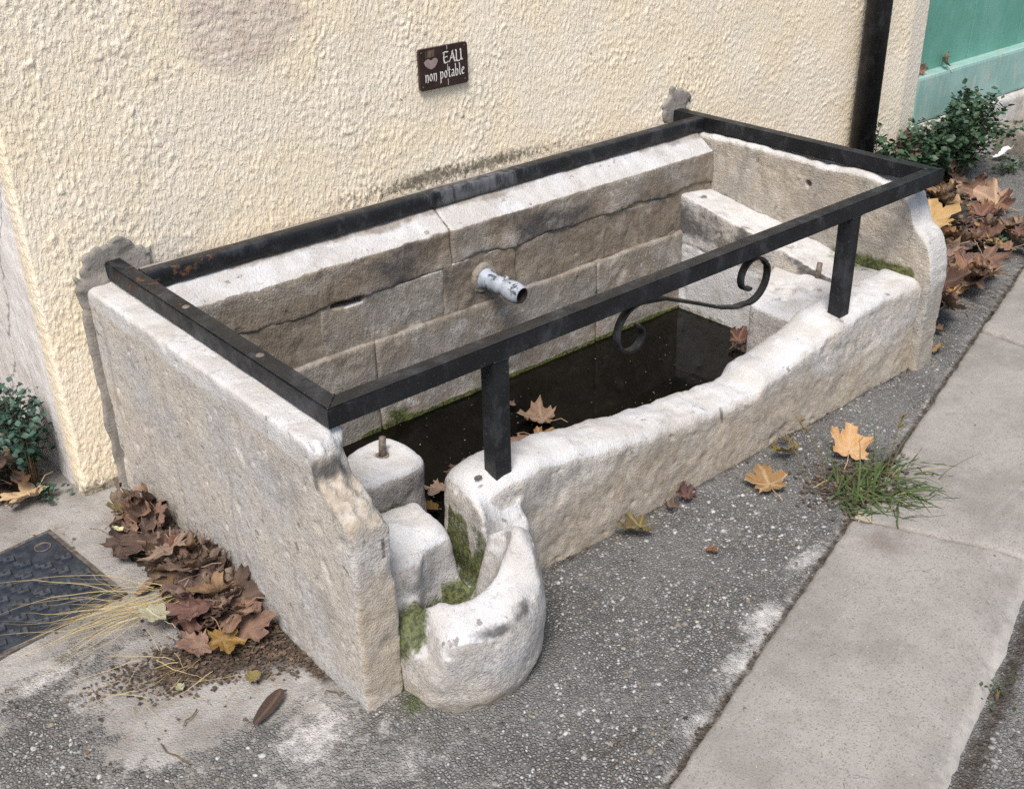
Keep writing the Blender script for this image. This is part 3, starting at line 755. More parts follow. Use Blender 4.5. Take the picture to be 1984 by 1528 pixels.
def f_front(X, Y, Z):
    T = interp(X, FW_X, FW_Z)+.006*gn(X*10, 0*Y, 0, 2)+.004*gn(X*25, Y*25, 0, 3)
    slope = .10*np.maximum(-.905-Y, 0)
    cy = -.892; hy = .066+.006*gn(X*5, 0*X, 3, 4)
    r = .026
    qy = np.abs(Y-cy)-(hy-r)+.02*np.minimum(Z-.2, 0)*0; qz = (Z-(T-slope))+r
    lip = np.sqrt(np.maximum(qy, 0)**2+np.maximum(qz, 0)**2)+np.minimum(np.maximum(qy, qz), 0)-r
    lip = smax(lip, .300-X+.05*np.maximum(.2-Z, 0)+.010*gn(Y*20, Z*20, 0, 8), .055)
    lip = np.maximum(lip, X-1.884); lip = np.maximum(lip, -.12-Z)
    # notch on the lip
    lip = smax(lip, .013-np.sqrt((X-1.048)**2+(Y+.975)**2+((Z-.14)*.30)**2), .008)
    # body of bowl and spill block
    rr = .178+.011*np.sin(np.clip(Z, 0, .25)*14)-.010*sst(.04, -.02, Z)
    ang = np.sqrt((X-.165)**2+((Y+1.020)/1.0)**2)-rr+.008*gn(X*7, Y*7, Z*7, 11)
    blk = rbox(X, Y, np.minimum(Z, .1), (.034, -1.03, -.2), (.36, -.835, .5), .02)
    lug = rbox(X, Y, np.minimum(Z, .1), (.28, -1.01, -.2), (.405, -.90, .5), .03)
    body = smin(smin(ang, blk, .03), lug, .03)
    body = smax(body, (Z-top_bowl(X, Y)), .040)
    body = smax(body, .030-X, .012); body = np.maximum(body, -.12-Z)
    # bowl cavity and channel back to the trough
    cav = np.sqrt(((X-.178-.25*(Z-.2))/(.079+.20*(Z-.2)))**2+((Y+1.050)/(.064+.15*(Z-.2)))**2)-1+.05*gn(X*14, Y*14, Z*14, 12); cav = smax(cav*.065, .045-Z, .05)
    chx = .262+.22*(Y+.86)*.35
    chan = smax(np.abs(X-chx)-.026-.10*np.maximum(Z-.12, 0), .075-Z+.06*(Y+.9), .02); chan = smax(chan, np.maximum(Y+.74, -1.02-Y), .02)
    cut = smin(cav, chan, .03)
    body = smin(body, lip, .022)
    body = smax(body, -cut, .018)
    # seam between left block and bowl (mossy cleft)
    cl = np.sqrt(((X-.085)/.062)**2+((Y+1.032+.25*(X-.08))/.026)**2)-1; cl = smax(cl*.026, .160-Z, .02)
    gap = np.sqrt(((X-.322)/1.25)**2+((Y+1.028)/.8)**2+((Z-.238)/1.15)**2)-.030
    body = smax(body, -gap, .016)
    return smax(body, -cl, .018)
def k_front(x, y, z, N):
    T = interp(x, FW_X, FW_Z)
    up = sst(.15, .75, N[:,2])  # lip and rim go whiter the more they face up
    wear = (.85*up+.25*sst(.10, .0, T-z))*sst(-.95, -.5, N[:,2]+.4)
    wear = np.where(x < .42, .80*up+.12*sst(.1, .2, z), wear)+.02
    out = sst(-.2, -.8, N[:,1])*(x > .40)
    brown = .75*out*sst(.24, .06, z)*(.75+.7*gn(x*6, z*9, y, 3))+.45*out*(.6+gn(x*4, z*4, 0, 5))+.5*sst(.05, .0, z)+.42*(x < .42)*sst(.15, .05, z)*(y < -1.06)*(.7+gn(x*12, z*14, y*12, 9))+.45*(x < .42)*sst(-.97, -.93, y)*up*gn(x*20, y*20, 0, 8)
    stain = .95*gauss(x, z, .14, .168, .055, .012)*sst(.1, -.4, N[:,1])*(y < -1.1)+.85*gauss(x, z, .215, .180, .03, .014)*(y < -1.12)+.9*gauss(x, z, 1.048, .16, .010, .03)*out
    stain += .26*out*sst(.1, .5, fbm(x*5, z*7, 3, 3, 89))+.35*gauss(x, z, 1.35, .08, .06, .05)*out+.75*gauss(x, y, .33, -.925, .012, .006)*up+.4*sst(.02, 0, z)*(x > .4)
    moss = 1.2*gauss(x, y, .055, -1.055, .045, .045)*sst(.05, .12, z)*sst(.21, .17, z)+.80*sst(.13, .05, z)*(np.hypot((x-.18)/.10, (y+1.05)/.082) < 1.0)*.95+.5*sst(.19, .12, z)*(np.hypot((x-.18)/.10, (y+1.05)/.082) < 1.0)
    moss += .72*sst(.03, .012, np.abs(x-.29))*sst(.235, .19, z)*sst(-1.04, -1.0, y)*(y < -.86)*sst(-.1, -.5, N[:,0])*sst(.0, .5, .5+gn(y*25, z*9, 0, 5))+.6*(np.abs(x-.24) < .07)*(y > -1.03)*sst(.17, .1, z)
    moss += .62*gauss(x, y, .055, -1.08, .03, .05)*sst(.2, .02, z)*1.0+.50*gauss(x, z, .71, .13, .03, .06)*out+.40*gauss(x, z, .60, .09, .04, .06)*out+.45*gauss(x, y, .39, -.975, .04, .03)
    moss += .30*gauss(x, z, .9, .04, .2, .03)*out
    return wear, moss, stain, brown
stone('front_stone', f_front, (.03, -1.235, -.1), (1.89, -.76, .30), .0050, STONE, fount, k_front, amp=(.006, .0024, .0014), wl=(.09, .032, .014), seed=4)

# ---- back courses
def k_back(kind, seed):
    def k(x, y, z, N):
        n = fbm(x*5, z*7, seed, 3, 20+seed)
        up = sst(.35, .75, N[:,2])  # up-facing stone turns whiter and less brown
        off = [0, .12, .0, .42, -.30, .10, .20, .32, .05, .0, -.15][seed]
        wear = .85*up+.12-.15*off+.25*gauss(x, z, 1.0, .40, .14, .07)+.4*gauss(x, z, 1.10, .42, .04, .03)+.35*gauss(x, z, 1.28, .335, .025, .03)+.3*gauss(x, z, .68, .30, .14, .05)
        brown = (.50+.65*n+off)*(1-up)+.35*gauss(x, z, .25, .40, .20, .07)+.35*gauss(x, z, .52, .42, .06, .05)+.25*gauss(x, z, 1.55, .42, .2, .05)+.75*sst(.3, .6, N[:,2])*sst(-.165, -.135, y+.02*n)
        stain = .62*gauss(x, z, 1.22, .425, .13, .045)+.42*gauss(x, z, .66, .42, .10, .05)+.35*gauss(x, z, .92, .28, .06, .03)+.30*gauss(x, z, .52, .36, .05, .02)+.20+.60*n*(1-up)
        moss = .66*sst(np.maximum(.020+.03*n, .006), .0, z)*(x > .50)+.25*sst(.012, 0, z)+.7*gauss(x, z, .62, .035, .06, .03)+.3*gauss(x, z, .86, .30, .02, .05)
        if kind == 'low':
            brown = .30*(.5+n)+.35*sst(.20, .25, z); stain = .12+.15*n; wear = .30+.3*n
        return wear, moss, stain, brown
    return k
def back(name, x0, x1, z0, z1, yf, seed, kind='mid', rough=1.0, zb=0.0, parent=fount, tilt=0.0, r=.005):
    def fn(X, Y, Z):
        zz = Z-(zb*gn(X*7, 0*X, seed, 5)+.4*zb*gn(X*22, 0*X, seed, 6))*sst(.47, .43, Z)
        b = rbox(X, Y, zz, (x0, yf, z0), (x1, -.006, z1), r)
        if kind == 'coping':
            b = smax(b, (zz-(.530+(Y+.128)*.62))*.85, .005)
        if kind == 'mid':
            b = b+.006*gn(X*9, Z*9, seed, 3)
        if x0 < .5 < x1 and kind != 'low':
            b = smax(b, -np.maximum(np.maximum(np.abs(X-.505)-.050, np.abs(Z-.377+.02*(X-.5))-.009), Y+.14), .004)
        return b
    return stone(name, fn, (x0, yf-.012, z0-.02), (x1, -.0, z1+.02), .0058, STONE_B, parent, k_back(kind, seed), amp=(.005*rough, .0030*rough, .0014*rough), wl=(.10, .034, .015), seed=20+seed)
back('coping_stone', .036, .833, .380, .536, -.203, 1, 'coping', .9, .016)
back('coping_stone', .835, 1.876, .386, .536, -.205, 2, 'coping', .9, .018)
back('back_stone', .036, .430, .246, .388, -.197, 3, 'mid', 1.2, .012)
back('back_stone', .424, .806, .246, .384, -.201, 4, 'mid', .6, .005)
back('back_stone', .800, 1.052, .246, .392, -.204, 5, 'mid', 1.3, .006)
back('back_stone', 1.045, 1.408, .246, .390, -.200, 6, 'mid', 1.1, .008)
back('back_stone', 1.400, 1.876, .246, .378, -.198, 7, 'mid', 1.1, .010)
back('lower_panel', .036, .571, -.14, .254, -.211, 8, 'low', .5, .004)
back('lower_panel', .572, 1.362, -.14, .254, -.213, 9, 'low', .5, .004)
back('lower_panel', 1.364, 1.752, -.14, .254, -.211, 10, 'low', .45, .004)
# mortar bed behind the joints (recessed)
def f_joint(X, Y, Z):
    d = rbox(X, Y, Z, (.04, -.197, -.1), (1.875, -.02, .42), .004)+.003*gn(X*20, Z*20, 0, 3)
    slit = np.maximum(np.maximum(np.abs(X-.505)-.048, np.abs(Z-.377+.02*(X-.5))-.008), Y+.15)
    return smax(d, -slit, .004)
stone('joint_mortar', f_joint, (.03, -.21, .18), (1.88, -.14, .44), .006, m_mortar('joint_mortar', (.29,.245,.19), (.21,.175,.135)), fount, None, amp=(.003, .002, .0015), seed=34)
# ---- washing ledge, anchor blocks
def f_ledge(X, Y, Z):
    top = .372+.20*(Y+.2)-.10*(X-1.74)*sst(-.5, -.2, Y); top = np.maximum(top, .262)
    d = rbox(X, Y, np.minimum(Z, .1), (1.738, -.90, -.2), (1.884, -.19, .6), .008)
    d = smax(d, Z-top, .010)
    g = np.maximum(np.abs(Z-(.215+.05*(Y+.2)))-.0025, 1.744-X*0-1.738-.0)       # bed joint
    return smax(d, .0035-np.sqrt((Z-(.215+.06*(Y+.2)))**2+(X-1.738)**2), .003)
def k_ledge(x, y, z, N):
    up = sst(.4, .8, N[:,2])  # ledge top is whitened by its upward normal
    wear = .75*up+.55*sst(.24, .18, z)+.2
    stain = .75*sst(.21, .26, z)*sst(-.5, -.9, N[:,0])*(.75+gn(y*9, z*9, 0, 6))+.9*gauss(x, y, 1.80, -.235, .03, .012)*up+.55*gauss(y, x, -.45, 1.75, .06, .015)
    moss = .55*sst(.035, .0, z)+.55*up*gauss(x, y, 1.86, -.74, .05, .10)*1.3+.45*up*gauss(x, y, 1.80, -.60, .06, .05)+.4*gauss(x, z, 1.74, .17, .004, .05)*0
    brown = .25+.25*gn(y*6, z*6, 0, 4)
    return wear, moss, stain, brown
stone('washing_ledge', f_ledge, (1.73, -.91, -.1), (1.89, -.18, .40), .0055, STONE, fount, k_ledge, amp=(.004, .002, .001), seed=40)
def f_blk(X, Y, Z):
    d = rbox(X, Y, np.minimum(Z, .1), (1.450, -.845, -.2), (1.737, -.560, .6), .010)
    d = smax(d, -(X-1.452)*.458+(Y+.708)*.889, .012)
    d = smax(d, Z-(.250+.02*gn(X*7, Y*7, 0, 3)), .014)
    for cx, cy, r in ((1.602, -.707, .032), (1.640, -.660, .018), (1.585, -.668, .012), (1.55, -.745, .016), (1.66, -.75, .012)):
        d = smax(d, r-np.sqrt((X-cx)**2*.6+(Y-cy)**2+((Z-.252)*.9)**2), .006)
    return d
blk = stone('anchor_block', f_blk, (1.44, -.85, -.1), (1.745, -.55, .28), .0050, STONE, fount,
      lambda x, y, z, N: (.85*sst(.3, .8, N[:,2])+.35, .3*sst(.06, 0, z), .55*gauss(x, y, 1.602, -.707, .012)+.35*gauss(x, y, 1.622, -.668, .008), .25*sst(.2, .1, z)), amp=(.005, .002, .001), seed=41)
def f_blk2(X, Y, Z):
    d = rbox(X, Y, np.minimum(Z, .1), (.10, -.725, -.2), (.365, -.56, .6), .055)
    d = smax(d, Z-(.222-.03*sst(.06, .02, np.hypot(X-.30, Y+.62))*0+.010*gn(X*15, Y*15, 0, 3)), .022)
    return smax(d, .018-np.sqrt((X-.298)**2+(Y+.628)**2+((Z-.226)*1.2)**2), .006)
blk2 = stone('anchor_block', f_blk2, (.09, -.735, -.1), (.375, -.55, .25), .0050, STONE, fount,
      lambda x, y, z, N: (.9*sst(.3, .8, N[:,2])+.3, .8*sst(.20, .13, z)*sst(.32, .26, x)+.3*sst(.05, 0, z), .3*gauss(x, y, .298, -.628, .018)*sst(.3, .8, N[:,2]), .2*sst(.2, .1, z)), amp=(.007, .0025, .001), seed=42)
RUSTY = m_simple('rusty_steel', (.14,.10,.075), .7, (.23,.20,.17), 120, .001, .4, .3)
for par, (bx, by, bz, ln) in ((blk, (1.772-.04, -.722, .235, .060)), (blk2, (.298, -.628, .205, .056))):
    q = MB(); q.tube([(bx, by, bz), (bx+.001, by, bz+ln*.6), (bx+.003, by-.001, bz+ln)], [.0085, .008, .0078], 12); q.obj('bolt', RUSTY, par, True)
q = MB(); q.lathe([(0, .009), (0, .017), (.003, .016), (.004, .009)], (.298, -.628, .214), (0, 0, 1), 16); q.obj('washer', RUSTY, blk2, True)

# ---- spout
def m_spout():
    k = NT('flaking_white_paint_on_iron')
    f = k.ramp(k.math('ADD', k.noise(42, 6, .72), k.math('MULTIPLY', k.noise(150, 3), .2)), .64, .72)
    col = k.mix(f, k.mix(k.ramp(k.noise(30, 4), .4, .65), (.40,.43,.475), (.27,.30,.34)), (.05,.053,.06))
    return k.out(col, .6, k.bump(k.math('SUBTRACT', 1.0, f), .0012, .9), .35)
SPOUT = m_spout()
sp0 = Vector((.938, -.205, .322)); sax = Vector((.12, -1.0, -.10))
q = MB(); q.lathe([(-.02, .030), (.004, .0305), (.010, .029), (.013, .0245), (.05, .0235), (.058, .0245), (.066, .0225), (.074, .0215), (.080, .0235), (.092, .0275), (.108, .029), (.124, .0275), (.134, .0245), (.138, .021)], sp0, sax, 28)
spo = q.obj('spout', SPOUT, fount, True)
q = MB(); q.lathe([(.1385, .0215), (.138, .0165), (.09, .0155), (.088, .0)], sp0, sax, 28); q.obj('spout_bore', m_simple('dark_bore', (.012,.009,.007), .8, (.03,.02,.013), 90), spo, True)
q = MB(); q.lathe([(0, .0), (0, .007), (.008, .0075), (.011, .005), (.012, 0)], sp0+sax*.074+Vector((.006, 0, .019)), (.2, 0, 1), 12); q.obj('grub_screw', SPOUT, spo, True)

def f_col(X, Y, Z):
    r = np.sqrt((X-.938)**2+(Z-.322)**2)
    return smax(r-.044-.010*gn(X*40, Z*40, 0, 3), np.abs(Y+.203)-.011-.02*np.maximum(.044-r, 0)*0, .012)
stone('spout_mortar', f_col, (.87, -.222, .25), (1.0, -.18, .39), .005, STONE_B, fount, lambda x, y, z, N: (.35+0*x, .1+0*x, .15+.3*sst(.32, .28, z), .1+0*x), amp=(.004, .002, .001), seed=44)
# ---- water
V, Q = grid(axis([(.02, 1.76, .03)]), axis([(-.85, -.19, .03)]), lambda x, y: -.006+0*x)
tag(obj('water', mesh_np('water', V, Q), WATER), kind='structure')

# ================================================================== IRON FRAME
HT = .57; T_ = .04
fr = empty('iron_frame', 'black square-tube iron guard frame over the stone trough', 'railing')
Lx, D = 1.9358, .9391; yb = -.1011
def bar(nm, lo, hi, m=IRON, rot=0):
    q = MB(); q.box(lo, hi, .0022); return q.obj(nm, m, fr)
z0, z1 = HT-T_, HT
# mitred side and front bars
def mitre(nm, pts, mat=IRON):
    q = MB(); V = [(x, y, z0) for x, y in pts]+[(x, y, z1) for x, y in pts]
    q.add(V, [(3,2,1,0), (4,5,6,7), (0,1,5,4), (1,2,6,5), (2,3,7,6), (3,0,4,7)])
    me = q.mesh(nm)
    import bmesh
    bm = bmesh.new(); bm.from_mesh(me); bmesh.ops.recalc_face_normals(bm, faces=list(bm.faces))
    ed = [e for e in bm.edges if abs((e.verts[0].co-e.verts[1].co).length) > .2]
    bmesh.ops.bevel(bm, geom=ed, offset=.0028, segments=2, affect='EDGES'); bm.to_mesh(me); bm.free()
    return obj(nm, me, mat, fr)
g = .0006
side1 = mitre('side_bar', [(0, .02), (0, -D), (T_, -D+T_+g), (T_, .02)])
side2 = mitre('side_bar', [(Lx-T_, .02), (Lx-T_, -D+T_+g), (Lx, -D), (Lx, .02)])
mitre('front_rail', [(g, -D), (Lx-g, -D), (Lx-T_-g, -D+T_), (T_+g, -D+T_)])
def build_back_rail():
    n = 120; xs = np.linspace(T_+g, Lx-T_-g, n); prof = []
    e = .0028
    a0, a1, b0, b1 = yb-T_, yb, z0, z1-.001
    ring = [(a0, b0+e), (a0, b1-e), (a0+e, b1), (a1-e, b1), (a1, b1-e), (a1, b0+e), (a1-e, b0), (a0+e, b0)]
    # a few extra rows on the visible face
    ring = [(a0, b0+e), (a0, .3*b1+.7*b0), (a0, .6*b1+.4*b0), (a0, b1-e), (a0+e, b1), (a0+.5*T_, b1), (a1-e, b1), (a1, b1-e), (a1, b0+e), (a1-e, b0), (a0+e, b0)]
    k = len(ring); V = np.array([[x, p[0], p[1]] for x in xs for p in ring])
    Fq = [(i*k+(j+1) % k, i*k+j, (i+1)*k+j, (i+1)*k+(j+1) % k) for i in range(n-1) for j in range(k)]
    x = V[:,0]
    m = np.zeros((len(V), 4)); m[:,0] = .72*sst(.55, .95, x)*sst(1.40, 1.0, x)
    me = mesh_np('back_rail', V, Fq, smooth=False, mask=m); obj('back_rail', me, IRON_W, fr)
build_back_rail()
for pts in ([(.001, -D+.001, z1+.0005), (T_, -D+T_, z1+.0005)], [(Lx-.001, -D+.001, z1+.0005), (Lx-T_, -D+T_, z1+.0005)], [(.0005, -D+.0005, z0+.002), (.0005, -D+.0005, z1-.002)],
            [(.365, -D-.0005, z0+.001), (.403, -D-.0005, z0+.001)], [(1.526, -D-.0005, z0+.001), (1.564, -D-.0005, z0+.001)], [(T_+.001, yb-T_, z1-.001), (T_+.001, yb, z1-.001)]):
    a_, b_ = Vector(pts[0]), Vector(pts[1]); q = MB()
    q.tube([a_.lerp(b_, i/9)+Vector((R.gauss(0, .0005),)*3) for i in range(10)], [.0016+.0009*R.random() for i in range(10)], 6); q.obj('weld_bead', IRON, fr, True)
for px, zb in ((.3639, .268), (1.5247, .262)):
    q = MB(); q.box((px, -D+.0008, zb), (px+T_, -D+T_-.0008, z0-.0005), .0025); q.obj('post', IRON, fr)
# S scroll of flat bar under the front rail
def scroll():
    q = MB(); P = []
    def arc(cx, cz, r0, r1, a0, a1, n):
        return [(cx+(r0+(r1-r0)*i/n)*math.cos(rad(a0+(a1-a0)*i/n)), cz+(r0+(r1-r0)*i/n)*math.sin(rad(a0+(a1-a0)*i/n))) for i in range(n+1)]
    left = arc(.770, .458, .016, .052, 60, -180, 26)      # tight end curling outwards
    left += arc(.776, .4585, .058, .066, 180, 80, 12)[1:]
    left = [(x, z) for x, z in left]
    right = arc(1.162, .470, .060, .060, 255, 380, 14)+arc(1.160, .471, .058, .022, 25, 270, 26)
    xs = left+[(.86, .5115), (.95, .475), (1.05, .432), (1.11, .414)]+right
    pts = [(x, -.919, z) for x, z in xs]
    q.tube(pts, 0, flat=(.0032, .0085)); return q.obj('scroll', m_iron('weathered_scroll_iron', False), fr)
scroll()
for sx, sy in ((.022, -.371), (.021, -.675)):
    q = MB(); q.lathe([(0, .0085), (.0012, .008), (.0022, .005), (.0012, .003), (.0012, 0)], (sx, sy, HT), (0, 0, 1), 16); q.obj('screw', RUSTY, fr, True)

# ================================================================== SIGN
def build_sign():
    s = empty('sign', 'small dark brown plaque with white lettering fixed to the cream wall', 'sign', loc=(.9012, -.010, .7967))
    W, H = .1594, .1064
    BR = m_simple('brown_enamel', (.022,.0115,.009), .42, (.036,.019,.014), 30, 0, .45)
    WH = m_simple('cream_print', (.74,.70,.64), .6, (.62,.58,.52), 160)
    r = .008; pts = []
    for cx, cz, a0 in ((W-r, H-r, 0), (r, H-r, 90), (r, r, 180), (W-r, r, 270)):
        for i in range(6): a = rad(a0+18*i); pts.append((cx+r*math.cos(a), cz+r*math.sin(a)))
    n = len(pts); q = MB()
    V = [(x, -.004, z) for x, z in pts]+[(x, .004, z) for x, z in pts]
    q.add(V, [tuple(range(n)), tuple(range(2*n-1, n-1, -1))]+[(i, i+n, (i+1) % n+n, (i+1) % n) for i in range(n)])
    q.obj('plate', BR, s)
    for x, z in ((.0085, .0965), (.150, .0975), (.0095, .0095), (.149, .0105)):
        q = MB(); q.lathe([(0, .0032), (.0008, .003), (.0014, .0018), (.0015, 0)], (x, -.004, z), (0, -1, 0), 14); q.obj('screw', m_simple('dull_screw', (.10,.075,.06), .5, None, 1, 0, .5, .6) if x == .0085 else bpy.data.materials['dull_screw'], s, True)
    G = {
     'E': ([[(.62,1.28),(.25,1.36),(.02,1.22)],[(.20,1.30),(.10,.7),(.16,.12),(.30,.0),(.62,.16)],[(.12,.68),(.55,.76)]], .66),
     'A': ([[(.0,.02),(.20,.55),(.46,1.36)],[(.36,1.30),(.50,.7),(.62,.06),(.74,.02)],[(.18,.48),(.54,.52)]], .70),
     'U': ([[(.0,1.34),(.12,1.26),(.08,.30),(.14,.0),(.36,-.04),(.52,.06),(.62,.30)],[(.52,1.36),(.62,1.28),(.60,.2),(.78,.04)]], .78),
     'n': ([[(.0,.92),(.12,.98),(.12,.1),(.05,-.02)],[(.12,.72),(.34,.98),(.50,.86),(.50,.2),(.40,-.12)]], .66),
     'o': ([[(.30,1.0),(.08,.75),(.06,.3),(.26,.02),(.48,.25),(.48,.72),(.30,1.0)]], .64),
     'p': ([[(.0,.96),(.13,1.02),(.11,.2),(.10,-.55)],[(.11,.82),(.36,1.0),(.52,.75),(.48,.22),(.28,.02),(.10,.12)]], .66),
     't': ([[(.20,1.42),(.18,.25),(.30,.02),(.44,.10)],[(.0,.98),(.44,1.02)]], .48),
     'a': ([[(.10,.86),(.32,1.0),(.46,.84),(.46,.16),(.58,.02)],[(.46,.58),(.14,.48),(.06,.22),(.20,.02),(.46,.22)]], .64),
     'b': ([[(.0,1.62),(.12,1.68),(.10,.15),(.28,.0),(.50,.22),(.50,.70),(.34,.96),(.12,.74)]], .64),
     'l': ([[(.0,1.62),(.13,1.68),(.12,.18),(.28,.02)]], .36),
     'e': ([[(.07,.52),(.46,.64),(.44,.90),(.26,1.0),(.08,.72),(.08,.28),(.26,.02),(.50,.16)]], .58),
    }
    q = MB(); lay = [0]
    def text(t, x, z, h, rise, nib, wx):
        na = rad(38); nx, nz = math.cos(na)*nib/2, math.sin(na)*nib/2
        for ch in t:
            if ch == ' ': x += .42*h; continue
            strokes, adv = G[ch]
            for st in strokes:
                P = [(x+a*h*wx, z+b*h) for a, b in st]
                # smooth subdivision
                for _ in range(2):
                    if len(P) > 2:
                        Nn = [P[0]]
                        for a, b in zip(P[:-1], P[1:]): Nn += [(a[0]*.75+b[0]*.25, a[1]*.75+b[1]*.25), (a[0]*.25+b[0]*.75, a[1]*.25+b[1]*.75)]
                        P = Nn+[P[-1]]
                for a, b in zip(P[:-1], P[1:]):
                    lay[0] += 1; y = -.0042-.0000035*lay[0]
                    c = [(a[0]-nx, a[1]-nz), (a[0]+nx, a[1]+nz), (b[0]+nx, b[1]+nz), (b[0]-nx, b[1]-nz)]
                    ar = sum(c[i][0]*c[(i+1) % 4][1]-c[(i+1) % 4][0]*c[i][1] for i in range(4))
                    if ar < 0: c = c[::-1]
                    q.add([(p[0], y, p[1]) for p in c], [(0, 1, 2, 3)])
                    # thin core so strokes along the nib keep a hairline
                    dx, dz = b[0]-a[0], b[1]-a[1]; L = math.hypot(dx, dz)+1e-9; ox, oz = -dz/L*nib*.26, dx/L*nib*.26
                    y -= .0000015
                    q.add([(a[0]-ox, y, a[1]-oz), (b[0]-ox, y, b[1]-oz), (b[0]+ox, y, b[1]+oz), (a[0]+ox, y, a[1]+oz)], [(0, 1, 2, 3)])
            x += adv*h*wx+.001; z += rise*adv*h
    text('EAU', .0765, .0610, .0215, .02, .0046, 1.38)
    text('non potable', .0165, .0215, .0190, .03, .0038, 1.0)
    q.obj('lettering', WH, s)
    q = MB()
    hp = [(.0145,.0725),(.0225,.0785),(.030,.0795),(.038,.0745),(.047,.0800),(.055,.0790),(.060,.0730),(.0575,.0650),(.049,.0565),(.039,.0520),(.028,.0560),(.0185,.0635)]
    q.add([(x, -.0046, z) for x, z in hp], [tuple(range(len(hp)))][::1]); me_h = q
    e = q.obj('emblem', m_simple('emblem_pink_grey', (.33,.245,.22), .6, (.27,.195,.175), 120), s)
    q = MB(); q.add([(.027, -.0045, .083), (.049, -.0045, .083), (.050, -.0045, .101), (.0275, -.0045, .101)], [(0, 1, 2, 3)]); q.add([(.0215, -.0045, .082), (.0235, -.0045, .082), (.0235, -.0045, .1), (.0215, -.0045, .1)], [(0,1,2,3)])
    q.obj('emblem_field', m_simple('emblem_tan', (.16,.11,.075), .6, (.085,.055,.04), 90), s)
    for a, b in ((.096, .106), (.040, .058), (.004, .020)):
        q = MB(); q.add([(.0905, -.00425, a), (.0920, -.00425, a), (.0922, -.00425, b), (.0908, -.00425, b)], [(0,1,2,3)])
        q.obj('streak', WH, s)
build_sign()

# ================================================================== ACCESS COVER
def build_cover():
    a = math.atan2(-.1, -.995)
    c = empty('access_cover', 'square dark cast iron access cover with raised hook pattern set in the ground', 'manhole cover', loc=(-.283, -.091, .004))
    c.rotation_euler = (0, 0, math.atan2(.1, .995))
    CI = m_simple('cast_iron_grey', (.020,.025,.034), .5, (.040,.047,.060), 45, .0015, .45)
    S = .325
    q = MB(); q.box((-S, -S, -.03), (0, 0, .004), .002); q.obj('plate', CI, c)
    q = MB()
    for lo, hi in (((-S-.012, -.0, -.03), (.012, .010, .003)), ((-S-.012, -S-.010, -.03), (.012, -S, .003)), ((.002, -S, -.03), (.012, 0, .003)), ((-S-.012, -S, -.03), (-S-.002, 0, .003))):
        q.box(lo, hi)
    q.obj('surround', m_simple('rusty_surround', (.075,.06,.05), .8, (.14,.125,.11), 80), c)
    tmpl = None; k = 0
    for i in range(7):
        for j in range(7):
            x = -S+.030+i*.0455+(j % 2)*.018; y = -S+.030+j*.043
            if x > -.02 or (x > -.075 and y > -.085 and x < -.02) or (y > -.035 and x < -.08): continue
            if tmpl is None:
                m = MB(); t = .0035
                for lo, hi in (((-.014, .004, 0), (-.014+2*t, .013, .0075)), ((-.014, -.001, 0), (.002, -.001+2*t-.001, .0075)), ((.002-2*t, -.011, 0), (.002, -.001, .0075)), ((.002, -.011, 0), (.014, -.011+2*t-.001, .0075)), ((.014-2*t, -.005, 0), (.014, .006, .0075))):
                    m.box(lo, hi)
                tmpl = m.mesh('raised_hook'); tmpl.materials.append(m_simple('worn_cast_iron', (.035,.041,.052), .45, (.065,.073,.088), 60, .001, .5))
            o = obj('raised_hook', tmpl, None, c, loc=(x, y, .003), rot=(0, 0, rad(-12)))
            o.scale = (1.15, 1.15, 1)
    q = MB()
    for i in range(11):
        for j in range(3):
            if R.random() < .2: continue
            x = -.30+i*.0165; y = -.014-j*.0105; q.box((x, y, .003), (x+.0035+R.random()*.004, y-.0055, .0052))
    q.obj('raised_mould_marks', CI, c)['kind'] = 'stuff'
    q = MB(); q.lathe([(0, .0), (0, .0165), (.0018, .0185), (.0034, .0185), (.0034, .0165), (.0005, .0155)], (-.033, -.048, .0032), (0, 0, 1), 24)
    q.obj('key_hole', m_simple('rust_brown', (.11,.07,.05), .9, (.20,.15,.12), 150, .003), c, True)
build_cover()

